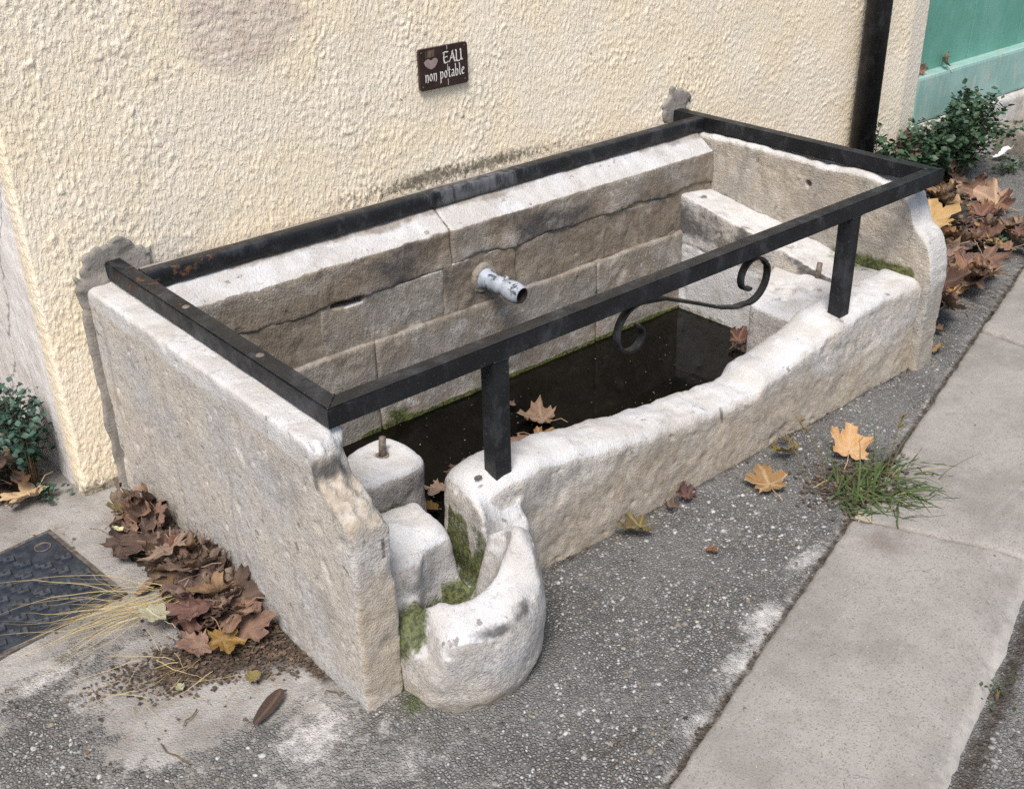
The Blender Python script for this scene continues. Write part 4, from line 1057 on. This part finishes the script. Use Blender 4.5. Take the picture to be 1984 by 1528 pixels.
# ================================================================== LEAVES
HALF = [(.10,-.36),(.30,-.43),(.42,-.36),(.68,-.46),(.61,-.29),(.78,-.21),(.62,-.09),(.52,.01),(.68,.09),(.76,.20),(1.02,.37),(.87,.47),(.90,.64),(.66,.60),(.50,.56),(.36,.52),(.42,.70),(.27,.80),(.24,.95)]
def leaf_mesh(name, seed, curl=.25, wave=.12, fold=.1, roll=0.0, shape='plane', stem=True):
    rr = random.Random(seed); nr = np.random.default_rng(seed)
    if shape == 'plane':
        P = [(0, -.22)]+HALF+[(0, 1.14)]+[(-x, y) for x, y in reversed(HALF)]
        as_ = rr.uniform(.82, 1.05); P = [(x*as_*(1+rr.uniform(-.14, .12)), y*(1+rr.uniform(-.12, .12))) for x, y in P]
        dens = []
        for a, b in zip(P, P[1:]+P[:1]): dens += [a, ((a[0]+b[0])/2*(1+rr.uniform(-.03,.02)), (a[1]+b[1])/2*(1+rr.uniform(-.03,.02)))]
        P = dens
    elif shape == 'round':
        P = [((.78+.13*math.cos(7*a)+rr.uniform(-.04,.04))*math.sin(a), (.78+.13*math.cos(7*a)+rr.uniform(-.04,.04))*-math.cos(a)) for a in [2*math.pi*i/56 for i in range(56)]]
    elif shape == 'lance':
        P = []
        for i in range(40):
            t = i/40*2*math.pi; P.append((.30*math.sin(t)*(1-.25*math.cos(t)), -1.0*math.cos(t)))
    else:   # broken fragment
        P = [((.6+.4*rr.random())*math.sin(a), (.6+.4*rr.random())*math.cos(a)) for a in [2*math.pi*i/26 for i in range(26)]]
    P = np.array(P); n = len(P); rings = [.12, .3, .5, .68, .85, 1.0]
    V = [np.zeros((1, 2))]
    for t in rings: V.append(P*t)
    V = np.concatenate(V)
    # veins: distance to the main ribs
    ribs = [(0, 1.1), (.95, .36), (-.95, .36), (.66, -.42), (-.66, -.42)] if shape == 'plane' else [(0, .9), (0, -.9)]
    dv = np.full(len(V), 9.0)
    for ex, ey in ribs:
        L2 = ex*ex+ey*ey; t = np.clip((V[:,0]*ex+V[:,1]*ey)/L2, 0, 1); dv = np.minimum(dv, np.hypot(V[:,0]-t*ex, V[:,1]-t*ey))
    vein = sst(.09, .02, dv)
    r = np.hypot(V[:,0], V[:,1]); a = np.arctan2(V[:,1], V[:,0])
    z = curl*r**2*(1+.6*np.sin(a*2+rr.uniform(0, 6)))+wave*gn(V[:,0]*2.3, V[:,1]*2.3, seed*.37, 3)*r+.5*wave*gn(V[:,0]*5, V[:,1]*5, seed*.71, 4)*r+fold*np.minimum(dv, .35)*1.2
    z += .12*curl*np.sin(a*5+rr.uniform(0, 6))*r**3
    X, Y = V[:,0].copy(), V[:,1].copy()
    if roll > 0:    # roll the blade about an axis
        b = rr.uniform(0, 3.14); c, s_ = math.cos(b), math.sin(b); u = X*c+Y*s_; v = -X*s_+Y*c
        ang = u*roll*1.5; rad_ = 1/(roll*1.5)
        u2 = np.sin(ang)*(rad_-z*.6); z2 = rad_-np.cos(ang)*(rad_-z*.6); X = u2*c-v*s_; Y = u2*s_+v*c; z = z2
    V3 = np.stack([X, Y, z], 1)
    F = [(0, 1+i, 1+(i+1) % n) for i in range(n)]
    for k in range(len(rings)-1):
        b0, b1 = 1+k*n, 1+(k+1)*n
        for i in range(n):
            j = (i+1) % n; F += [(b0+i, b1+i, b1+j), (b0+i, b1+j, b0+j)]
    # clockwise outline: flip so the face looks up
    F = [f[::-1] for f in F] if (np.sum(P[:,0]*np.roll(P[:,1], -1)-np.roll(P[:,0], -1)*P[:,1]) < 0) else F
    V3 = V3.tolist(); vein = vein.tolist()
    if stem:
        q = MB(); y0 = -.2 if shape == 'plane' else -.95; k = rr.uniform(-.25, .25)
        q.tube([(0, y0+.15, .01), (k*.2, y0-.25, .02), (k*.7, y0-.55, .05+rr.uniform(0, .15)), (k*1.4, y0-.85, .10)], [.022, .02, .018, .024], 5)
        b = len(V3); V3 += [list(v) for v in q.v]; vein += [1.0]*len(q.v); F += [tuple(i+b for i in f) for f in q.f]
    me = bpy.data.meshes.new(name); me.from_pydata(V3, [], F); me.update(); me.polygons.foreach_set('use_smooth', [True]*len(me.polygons))
    set_mask(me, np.stack([vein, vein, vein, np.ones(len(vein))], 1), 'vein')
    me.materials.append(LEAF['brown'])
    return me
FLAT = [leaf_mesh('leaf_flat', s, .14, .26, .08) for s in (1, 2, 3, 4)]
CUP = [leaf_mesh('leaf_cupped', s, .42, .5, .18, .3) for s in (11, 12, 13, 14, 15)]
CURL = [leaf_mesh('leaf_curled', s, .25, .55, .2, .85) for s in (21, 22, 23, 24, 25, 26)]
ROLL = [leaf_mesh('leaf_rolled', s, .2, .4, .1, 1.25) for s in (31, 32, 33)]
FRAG = [leaf_mesh('leaf_fragment', s, .3, .4, .1, .5, 'frag', False) for s in (41, 42, 43)]
ROUND = leaf_mesh('leaf_round', 51, .12, .15, .05, 0, 'round'); LANCE = leaf_mesh('leaf_lance', 52, .06, .06, .2, 0, 'lance')
def leaf(me, kind, loc, size, rot, label, group=None, name='fallen_leaf'):
    o = obj(name, me, LEAF[kind], None, loc, rot); o.scale = (size,)*3
    return tag(o, label, 'leaf', group)
r90 = math.pi/2
# single leaves
leaf(FLAT[0], 'tan', (1.075, -1.089, .020), .066, (rad(6), rad(-4), rad(-32)), 'flat tan plane leaf lying on the asphalt left of the grass tuft')
leaf(CUP[4], 'tan', (1.345, -1.125, .022), .066, (rad(26), rad(8), rad(-52)), 'cupped tan plane leaf propped up behind the grass tuft')
leaf(CURL[0], 'olive', (.720, -1.005, .022), .052, (rad(8), rad(-14), rad(70)), 'curled olive yellow leaf on the asphalt below the front of the trough')
leaf(LANCE, 'dark', (-.188, -.932, .012), .048, (0, rad(5), rad(-62)), 'dark lance-shaped leaf lying alone on the ground before the side slab')
leaf(CUP[2], 'tan', (-.255, .075, .022), .072, (rad(-8), rad(6), rad(120)), 'large light tan leaf on the concrete beside the foot of the wall')
leaf(FRAG[0], 'red', (-.265, .10, .055), .034, (rad(12), rad(10), rad(30)), 'small pink brown leaf piece lying on the large tan leaf')
leaf(CURL[2], 'red', (.905, -.985, .014), .040, (rad(5), rad(12), rad(10)), 'small russet leaf tucked against the foot of the front stone')
leaf(CURL[1], 'brown', (.84, -.985, .014), .030, (rad(5), rad(-12), rad(200)), 'tiny brown leaf against the front stone beside the russet one')
leaf(FRAG[1], 'red', (.786, -1.160, .008), .018, (0, rad(10), 1), 'red leaf scrap on bare asphalt in front of the trough')
leaf(CURL[3], 'olive', (1.216, -1.02, .022), .050, (rad(20), rad(-20), rad(140)), 'curled greenish leaf by the trough foot near the grass tuft')
leaf(FRAG[2], 'brown', (1.262, -.99, .028), .022, (rad(30), 0, 2), 'small brown leaf scrap touching the front stone near the grass')
leaf(ROUND, 'pale', (-.243, -.588, .052), .036, (rad(6), rad(12), rad(15)), 'pale yellow lobed leaf on the heap among the straw')
leaf(CUP[3], 'ochre', (-.165, -.722, .030), .052, (rad(-14), rad(-10), rad(165)), 'ochre orange leaf at the near end of the left leaf heap')
leaf(CUP[0], 'brown', (-.205, -.70, .02), .050, (rad(10), rad(-10), rad(80)), 'reddish crumpled leaf in the dirt near the end of the left heap')
leaf(FRAG[0], 'olive', (-.168, -.84, .010), .022, (0, rad(8), .4), 'yellow green leaf scrap on the dirt before the side slab')
leaf(FRAG[1], 'pale', (-.285, -.77, .010), .014, (0, rad(8), .4), 'tiny pale leaf scrap on the dark dirt')
# on the water
leaf(CUP[4], 'brown', (.915, -.462, -.002), .066, (rad(4), 0, rad(40)), 'largest brown leaf floating on the dark water behind the left post', 'leaves floating on the water')
leaf(FLAT[3], 'ochre', (.850, -.520, -.003), .054, (rad(3), rad(3), rad(200)), 'ochre leaf floating next to the largest leaf on the water', 'leaves floating on the water')
leaf(FLAT[1], 'red', (.772, -.520, .0), .050, (0, rad(-3), rad(300)), 'russet leaf floating beside the left post of the frame', 'leaves floating on the water')
leaf(FLAT[2], 'brown', (.51, -.543, .0), .045, (0, rad(3), rad(110)), 'brown leaf floating near the left anchor block', 'leaves floating on the water')
leaf(FRAG[2], 'ochre', (.43, -.60, .0), .030, (0, 0, 1), 'small ochre leaf scrap afloat by the left anchor block', 'leaves floating on the water')
leaf(FRAG[1], 'brown', (.903, -.345, .0), .018, (0, 0, 1), 'tiny brown scrap floating alone near the back wall of the trough', 'leaves floating on the water')
for i, (x, y, z, s, rx, ry, rz) in enumerate(((1.70, -.565, .035, .060, 60, 20, 20), (1.66, -.60, .03, .055, 70, -10, 80), (1.63, -.655, .02, .055, 30, 30, 200), (1.70, -.615, .065, .05, 80, 10, 120), (1.66, -.52, .01, .05, 20, 10, 300), (1.61, -.60, .005, .05, 12, 10, 30))):
    leaf(CURL[i % 5], 'dark' if i % 2 else 'red', (x, y, z), s, (rad(rx), rad(ry), rad(rz)), 'dark curled leaf bunched against the right anchor block at the water', 'leaves bunched in the trough corner')
for i, (x, y, s, a, kd, lab) in enumerate(((.66, -.60, .05, 20, 'red', 'dull russet leaf lying flat on the water left of the floating russet leaf'), (.60, -.50, .045, 140, 'dark', 'dark sodden leaf on the water behind the left post'), (.70, -.66, .042, 250, 'dark', 'dark sodden leaf on the water close to the front stone'))):
    leaf(FLAT[(i+1) % 4], kd, (x, y, -.004), s, (0, 0, rad(a)), lab, 'leaves floating on the water').scale = (s, s, s*.15)
# on the door rail and in the bush
leaf(CURL[2], 'ochre', (3.60, .02, .455), .050, (rad(60), rad(10), rad(40)), 'orange brown leaf resting on the turquoise rail of the door, right one', 'leaves on the door rail')
leaf(CURL[4], 'brown', (3.43, .03, .445), .036, (rad(70), rad(20), rad(-40)), 'small brown leaf on the turquoise rail in the door corner', 'leaves on the door rail')
leaf(CUP[2], 'brown', (3.10, -.155, .215), .085, (rad(62), rad(-8), rad(-30)), 'large brown leaf leaning in the bush by the drainpipe')
leaf(CURL[0], 'red', (3.58, -.16, .275), .050, (rad(40), rad(10), rad(60)), 'russet leaf caught on top of the bush')
leaf(ROLL[0], 'brown', (3.30, -.24, .12), .05, (rad(70), rad(10), rad(20)), 'brown rolled leaf caught low in the front of the bush')

# heap against the left slab
GL = 'leaves heaped against the left slab'
def heap_left(x, y): return .062*gauss(x, y, -.08, -.50, .075, .18)+.050*gauss(x, y, -.10, -.24, .065, .11)+.018*gauss(x, y, -.15, -.60, .08, .10)
KW = {'brown': 'brown', 'dark': 'dark brown', 'red': 'russet', 'tan': 'tan', 'ochre': 'ochre'}
def shape_word(me): return {'leaf_f': 'flat', 'leaf_c': 'cupped', 'leaf_r': 'rolled'}[me.name[:6]] if not me.name.startswith('leaf_curl') else 'curled'
pal = ['brown']*6+['dark']*5+['red']*2
cnt = 0
for i in range(600):
    y = R.uniform(-.78, -.11); x = -.075-abs(R.gauss(0, .06))
    hz = heap_left(x, y)
    if x < -.26 or hz < .013: continue
    sz = R.choice([R.uniform(.034, .05), R.uniform(.05, .082), R.uniform(.05, .082)]); me = R.choice(CUP+CURL+CURL+FLAT+ROLL)
    x = min(x, -.060-sz*.60)
    kd = R.choice(pal); top = cnt > 26
    leaf(me, kd, (x, y, hz*(R.uniform(.75, 1.0) if top else R.uniform(.3, .8))+.012), sz, (rad(R.uniform(-26, 26)), rad(R.uniform(0, 48)), R.uniform(0, 6.28)),
         '%s %s leaf at the %s of the heap against the left side slab' % (shape_word(me), KW[kd], 'far end' if y > -.3 else ('middle' if y > -.55 else 'near end')), GL)
    cnt += 1
    if cnt >= 52: break
leaf(FLAT[3], 'brown', (-.135, -.44, .082), .070, (rad(10), rad(22), rad(150)), 'broad smooth brown leaf on top of the left leaf heap')
leaf(CUP[1], 'brown', (-.13, -.53, .076), .066, (rad(-12), rad(16), rad(30)), 'brown leaf on the crest of the heap below the broad smooth leaf')
leaf(FRAG[2], 'olive', (-.155, -.19, .062), .026, (rad(40), rad(20), 1), 'olive green leaf scrap near the far end of the left heap')
leaf(FRAG[0], 'pale', (-.175, -.25, .048), .018, (rad(20), rad(20), 1), 'pale yellow scrap at the far end of the left heap')
leaf(CURL[3], 'ochre', (-.115, -.625, .060), .062, (rad(16), rad(35), rad(100)), 'glossy orange brown curled leaf on the near part of the left heap')
# dark leaves in the recess on the left
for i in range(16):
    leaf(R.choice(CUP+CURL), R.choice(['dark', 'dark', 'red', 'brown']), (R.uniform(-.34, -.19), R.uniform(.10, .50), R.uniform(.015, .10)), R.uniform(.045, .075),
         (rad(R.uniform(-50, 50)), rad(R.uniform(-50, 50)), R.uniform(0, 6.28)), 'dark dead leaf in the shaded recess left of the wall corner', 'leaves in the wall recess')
# drift of leaves along the right side
GR = 'leaves drifted beside the right slab'
cnt = 0
for i in range(900):
    x = R.uniform(1.99, 3.45); y = R.uniform(-.93, -.06)
    lim = interp(np.array([x]), [1.98, 2.2, 2.6, 3.05, 3.2, 3.5], [-.97, -.93, -.84, -.74, -.58, -.36])[0]
    if y < lim+.02: continue
    if x < 2.35 and y < lim+.02 and R.random() < .4: continue
    hz = .16*math.exp(-max(x-2.0, 0)/.5)*(1-.3*abs(y+.5))
    sz = R.uniform(.055, .095); me = R.choice(FLAT+CUP+CURL)
    if x-sz*.8 < 1.965: x = 1.965+sz*.8
    kd = R.choice(['brown', 'brown', 'brown', 'ochre', 'red', 'dark', 'dark', 'tan', 'red'])
    leaf(me, kd, (x, y, hz*R.uniform(.4, 1)+.02), sz, (rad(R.uniform(-40, 40)), rad(R.uniform(-40, 30)), R.uniform(0, 6.28)),
         '%s %s leaf in the %s part of the drift beside the right slab' % (shape_word(me), KW[kd], 'near' if x < 2.45 else ('middle' if x < 2.9 else 'far')), GR)
    cnt += 1
    if cnt >= 175: break
leaf(FLAT[1], 'tan', (2.72, -.50, .115), .105, (rad(24), rad(-12), rad(-60)), 'broad pointed tan leaf lying on top of the drift beside the right slab')
leaf(CUP[1], 'tan', (2.48, -.52, .12), .095, (rad(22), rad(-16), rad(30)), 'pale tan leaf overlapping the broad pointed one on the drift')
leaf(CURL[1], 'red', (2.13, -.905, .018), .034, (rad(10), rad(20), 1), 'small russet leaf at the foot of the right slab')
leaf(CURL[2], 'ochre', (2.02, -.965, .018), .030, (rad(10), rad(20), 3), 'small orange leaf at the front corner of the right slab')

# scraps of white paper
PAPER = m_simple('white_paper', (.78,.78,.76), .8)
for x, y, z, s, lab in ((3.95, -.13, .03, .055, 'crumpled white paper scrap on the ground right of the bush'), (2.72, -.665, .07, .028, 'small white paper scrap on the leaf drift')):
    me = leaf_mesh('paper', 61+int(x), .25, .5, .0, .3, 'frag', False); me.materials.clear(); me.materials.append(PAPER)
    o = obj('paper_scrap', me, None, None, (x, y, z), (rad(30), rad(-10), x)); o.scale = (s,)*3; tag(o, lab, 'paper')

# ================================================================== PLANTS
LEAFLET = [(0,0,0),(.30,.32,.06),(.36,.62,.05),(0,1,-.02),(-.36,.62,.05),(-.30,.32,.06),(0,.5,-.04)]
LF = [(0,1,6),(1,2,6),(2,3,6),(3,4,6),(4,5,6),(5,0,6)]
def plant(name, label, base, n_stems, height, spread, lsize, mat, seed, lean=(0, 0), per=26, cat='plant', group=None):
    rr = random.Random(seed); root = empty(name, label, cat, group, loc=base)
    q = MB(); LV = []; LFs = []; T = []
    B = np.array(LEAFLET)
    for s in range(n_stems):
        a = rr.uniform(0, 6.28); rad_ = rr.random()**.6
        dx = math.cos(a)*rad_*spread[0]+lean[0]; dy = math.sin(a)*rad_*spread[1]+lean[1]
        hh = height*(1-.45*rad_**2)*rr.uniform(.65, 1.05)
        p0 = Vector((dx*.25, dy*.25, 0)); p3 = Vector((dx, dy, hh)); p1 = p0+Vector((dx*.1, dy*.1, hh*.5)); p2 = p3-Vector((dx*.35, dy*.35, hh*.12))
        pts = []
        for i in range(9):
            t = i/8; pts.append(p0*(1-t)**3+p1*3*t*(1-t)**2+p2*3*t*t*(1-t)+p3*t**3)
        q.tube(pts, [.0022*(1-.7*i/8) for i in range(9)], 4, False)
        for k in range(per):
            t = rr.uniform(.22, 1.0); i = min(int(t*8), 7); p = pts[i].lerp(pts[i+1], t*8-i)
            p = p+Vector((rr.gauss(0, .016), rr.gauss(0, .016), rr.gauss(0, .012)))
            sc_ = lsize*rr.uniform(.55, 1.2); e = Euler((rad(rr.uniform(-35, 50)), rad(rr.uniform(-40, 40)), rr.uniform(0, 6.28)))
            M = np.array(e.to_matrix()); b = len(LV)
            P = (B*sc_)@M.T+np.array(p); LV += P.tolist(); LFs += [tuple(b+i for i in f) for f in LF]; T += [rr.random()]*7
    q.obj('stem', STEM, root, True)
    me = bpy.data.meshes.new('foliage'); me.from_pydata(LV, [], LFs); me.update()
    T = np.array(T); set_mask(me, np.stack([T, T, T, 1+0*T], 1), 'tint')
    o = obj('foliage', me, mat, root); o['kind'] = 'stuff'
    return root
plant('leafy_bush', 'dense dark green bush growing at the wall foot before the green door', (3.45, -.12, .0), 58, .40, (.42, .15), .029, GREEN_BUSH, 3, (.04, -.04), 50, 'bush')
plant('leafy_weed', 'lighter green leafy weed around the foot of the drainpipe', (3.08, -.13, .0), 30, .34, (.17, .10), .034, GREEN_BUSH, 5, (0, -.02), 30)
plant('climbing_weed', 'thin upright green weed climbing beside the drainpipe', (3.05, -.045, .10), 2, .36, (.03, .012), .036, GREEN_BUSH, 9, (.0, 0), 14)
plant('leafy_herb', 'blue green small-leaved herb growing in the recess left of the wall', (-.235, .13, .02), 26, .28, (.09, .15), .020, GREEN_HERB, 7, (-.01, .02), 34)
plant('small_weed', 'small green sprout in the dirt below the recess herb', (-.225, .055, .0), 4, .06, (.03, .03), .016, GREEN_HERB, 8, (0, 0), 12)
plant('small_weed', 'little green weed at the right edge of the leaf drift', (2.93, -.66, .0), 6, .06, (.09, .03), .020, GREEN_BUSH, 12, (0, 0), 12)
plant('small_weed', 'low green weed on the ground between bush and paper scrap', (3.85, -.24, .0), 9, .07, (.22, .05), .022, GREEN_BUSH, 13, (0, 0), 14)
plant('small_weed', 'tiny green weed at the outer edge of the kerb slab', (.842, -1.795, -.012), 3, .022, (.015, .015), .010, GREEN_GRASS, 14, (0, 0), 8)

def blades(name, label, base, n, length, aim, spread_deg, mat, seed, width=.0028, rise=(.3, 1.1), droop=1.0, root_r=.05, cat='grass', part='blade_tuft', wob=.05):
    rr = random.Random(seed); root = empty(name, label, cat, loc=base); V = []; F = []; T = []
    for i in range(n):
        a = rad(aim+rr.gauss(0, spread_deg)); L = rr.uniform(*length); up = rr.uniform(*rise); w = width*rr.uniform(.6, 1.2)
        rx, ry = rr.gauss(0, root_r), rr.gauss(0, root_r*.7)
        p = Vector((rx, ry, .002)); d = Vector((math.cos(a)*math.cos(up), math.sin(a)*math.cos(up), math.sin(up)))
        side = Vector((-math.sin(a), math.cos(a), rr.uniform(-.5, .5))).normalized(); m = 8; b = len(V); t_ = rr.random()
        for k in range(m+1):
            f = k/m; ww = w*(1-f**2*.85)
            V += [p-side*ww, p+side*ww]; T += [t_, t_]
            d = (d+Vector((rr.gauss(0, wob), rr.gauss(0, wob), -.19*droop*rr.uniform(.4, 1.3)))).normalized(); p = p+d*L/m
            if p.z < .004: p.z = .004+.003*rr.random(); d.z = abs(d.z)*.1
        for k in range(m): F.append((b+2*k, b+2*k+1, b+2*k+3, b+2*k+2))
    me = bpy.data.meshes.new(part); me.from_pydata([tuple(v) for v in V], [], F); me.update(); me.polygons.foreach_set('use_smooth', [True]*len(F))
    T = np.array(T); set_mask(me, np.stack([T, T, T, 1+0*T], 1), 'tint')
    o = obj(part, me, mat, root); o['kind'] = 'stuff'
    return root
def grass():
    g = blades('grass_tuft', 'green grass tuft growing from the joint along the kerb slabs', (1.255, -1.255, .0), 230, (.04, .13), -55, 60, GREEN_GRASS, 4, .0024, (.05, 1.0), 1.25, .062)
    # taller blades and seed heads are part of the same tuft
    g2 = blades('x', 'x', (0, 0, 0), 12, (.12, .22), 70, 80, GREEN_GRASS, 6, .0022, (.9, 1.4), .45, .05, part='tall_blade')
    c = [o for o in g2.children][0]; c.parent = g; bpy.data.objects.remove(g2)
    g2 = blades('x', 'x', (0, 0, 0), 26, (.04, .12), -60, 60, STRAW, 16, .0016, (.0, .7), 1.0, .06, part='dry_blade')
    c = [o for o in g2.children][0]; c.parent = g; bpy.data.objects.remove(g2)
    rr = random.Random(5); sm = m_simple('seed_brown', (.13,.095,.04), .8, (.22,.17,.07), 200)
    for bx, by, h_, lx, ly in ((.07, .01, .16, .03, .0), (-.06, .09, .17, -.05, .06), (-.10, .12, .12, -.03, .04)):
        q = MB(); pts = [(bx+lx*t*t, by+ly*t*t, h_*t) for t in (0, .3, .6, .85, 1)]; q.tube(pts, .0012, 5)
        for k in range(16):
            a = rr.uniform(0, 6.28); e = Vector((math.cos(a)*.014, math.sin(a)*.014, rr.uniform(.002, .018))); p = Vector(pts[-2 if k % 2 else -1])
            q.tube([p, p+e*.6, p+e], [.0006, .0016, .0004], 4)
        q.obj('seed_head', sm, g)
grass()
blades('straw_bunch', 'bunch of dry yellow straw lying across the access cover and leaf heap', (-.215, -.535, .035), 64, (.08, .33), 161, 18, STRAW, 21, .0009, (-.05, .30), .30, .040, 'straw', 'straw_stalk', .13)
blades('dry_grass', 'thin dry grass stalks scattered on the dirt beside the leaf heap', (-.235, -.72, .008), 30, (.05, .15), 190, 60, STRAW, 23, .0007, (-.02, .2), .3, .09, 'straw', 'straw_stalk', .15)

# ================================================================== LITTER
def litter(name, label, n, xr, yr, size, mats, seed, zf, dens):
    nr = np.random.default_rng(seed); x = nr.uniform(*xr, n*6); y = nr.uniform(*yr, n*6); k = nr.random(n*6) < dens(x, y); x, y = x[k][:n], y[k][:n]; n = len(x)
    a = nr.uniform(0, 6.28, n); s = nr.uniform(size[0], size[1], n); el = nr.uniform(.25, 1.0, n)
    q = np.array([[-1,-1],[1,-1],[1,1],[-1,1]])[None]*nr.uniform(.5, 1.1, (n, 4, 1)); q[:,:,1] *= el[:,None]
    X = (q[:,:,0]*np.cos(a)[:,None]-q[:,:,1]*np.sin(a)[:,None])*s[:,None]+x[:,None]; Y = (q[:,:,0]*np.sin(a)[:,None]+q[:,:,1]*np.cos(a)[:,None])*s[:,None]+y[:,None]
    Z = zf(x, y)[:,None]+nr.uniform(0, .8, (n, 4))*s[:,None]+.002
    me = mesh_np(name, np.stack([X, Y, Z], -1).reshape(-1, 3), np.arange(4*n).reshape(n, 4), smooth=False)
    c = np.array(mats)[nr.integers(0, len(mats), n)]*nr.uniform(.6, 1.2, (n, 1)); set_mask(me, np.repeat(np.concatenate([c, np.ones((n, 1))], 1), 4, 0), 'tint')
    return tag(obj(name, me, PEBBLE), label, 'leaf litter', kind='stuff')
BRN = [(.07,.042,.028), (.11,.07,.045), (.05,.033,.024), (.16,.10,.06)]
litter('leaf_litter', 'crumbled dark leaf litter and soil round the left leaf heap', 6500, (-.62, .0), (-.92, -.06), (.0010, .0052), BRN, 3, lambda x, y: ground_z(x, y)+.55*heap_left(x, y), lambda x, y: np.where(x < -.056, np.clip(ground_mask(x, y)[:,2]*1.1-.25, 0.006, 1), 0))
litter('leaf_litter', 'crumbled leaf litter under the drift beside the right slab', 1800, (1.98, 3.6), (-.95, -.05), (.003, .010), BRN, 4, lambda x, y: ground_z(x, y)+.02, lambda x, y: np.clip(ground_mask(x, y)[:,2], 0.0, 1))
litter('leaf_litter', 'dark leaf crumbs in the recess left of the wall corner', 900, (-.45, -.17), (.02, .55), (.003, .010), BRN, 5, lambda x, y: ground_z(x, y)+.004, lambda x, y: np.clip(ground_mask(x, y)[:,2], 0.0, 1))
litter('leaf_litter', 'scattered crumbs along the kerb joint and trough foot', 900, (.2, 2.0), (-1.6, -.95), (.0015, .005), BRN+[(.3,.25,.18)], 6, lambda x, y: ground_z(x, y), lambda x, y: np.where(ks(x, y) > 0, np.clip(ground_mask(x, y)[:,2]-.15, 0.02, 1), 0))
litter('leaf_litter', 'brown crumbs and debris round the foot of the grass tuft', 700, (1.08, 1.48), (-1.36, -1.06), (.0015, .007), BRN, 8, lambda x, y: np.maximum(ground_z(x, y), .009*(ks(x, y) < 0)), lambda x, y: gauss(x, y, 1.25, -1.20, .10, .07))
litter('water_scum', 'fine specks and crumbs drifting on the dark water', 260, (.1, 1.7), (-.8, -.22), (.0008, .0030), BRN+[(.3,.28,.2)], 9, lambda x, y: -.0055+0*x, lambda x, y: .15+.85*sst(.1, .5, gn(x*4, y*4, 0, 71)))
# soil mound under the left heap
V, Q = grid(axis([(-.34, -.05, .012)]), axis([(-.86, -.06, .012)]), lambda x, y: ground_z(x, y)+.70*heap_left(x, y)+.004*gn(x*60, y*60, 0, 3)-.0085)
tag(obj('soil_mound', mesh_np('soil_mound', V, Q), SOIL), 'low mound of dark soil under the leaf heap', 'soil', kind='stuff')
# twigs
for i, (x, y, z, L, a) in enumerate(((-.36, -.95, .006, .07, 100), (-.15, -.40, .10, .06, 60), (-.33, -.86, .006, .05, 20), (-.06, -.99, .008, .04, 140))):
    q = MB(); rr = random.Random(i); P = [(math.cos(rad(a))*L*t+rr.gauss(0, .003), math.sin(rad(a))*L*t+rr.gauss(0, .003), .002*rr.random()) for t in (0, .25, .5, .75, 1)]
    o = q.tube(P, .0014, 5) or q.obj('twig', STEM, None, True, loc=(x, y, z))
    tag(o, ['thin dark twig on the ground at the bottom left', 'short twig on top of the left leaf heap', 'short twig in the dirt before the straw', 'short twig beside the near corner of the side slab'][i], 'twig')

q = MB(); n = 9; P = [(.011*math.cos(2*math.pi*i/n)*R.uniform(.7, 1.1), .006*math.sin(2*math.pi*i/n)*R.uniform(.7, 1.1), .0012*(i % 2)) for i in range(n)]
q.add(P+[(x, y, z-.002) for x, y, z in P], [tuple(range(n)), tuple(range(2*n-1, n-1, -1))]+[(i, i+n, (i+1) % n+n, (i+1) % n) for i in range(n)])
tag(q.obj('stone_flake', m_simple('dark_flake', (.09,.08,.07), .8, (.13,.115,.10), 200), None, False, loc=(.335, -.915, .279)), 'dark flat flake lying on the lip beside the foot of the left post', 'flake')
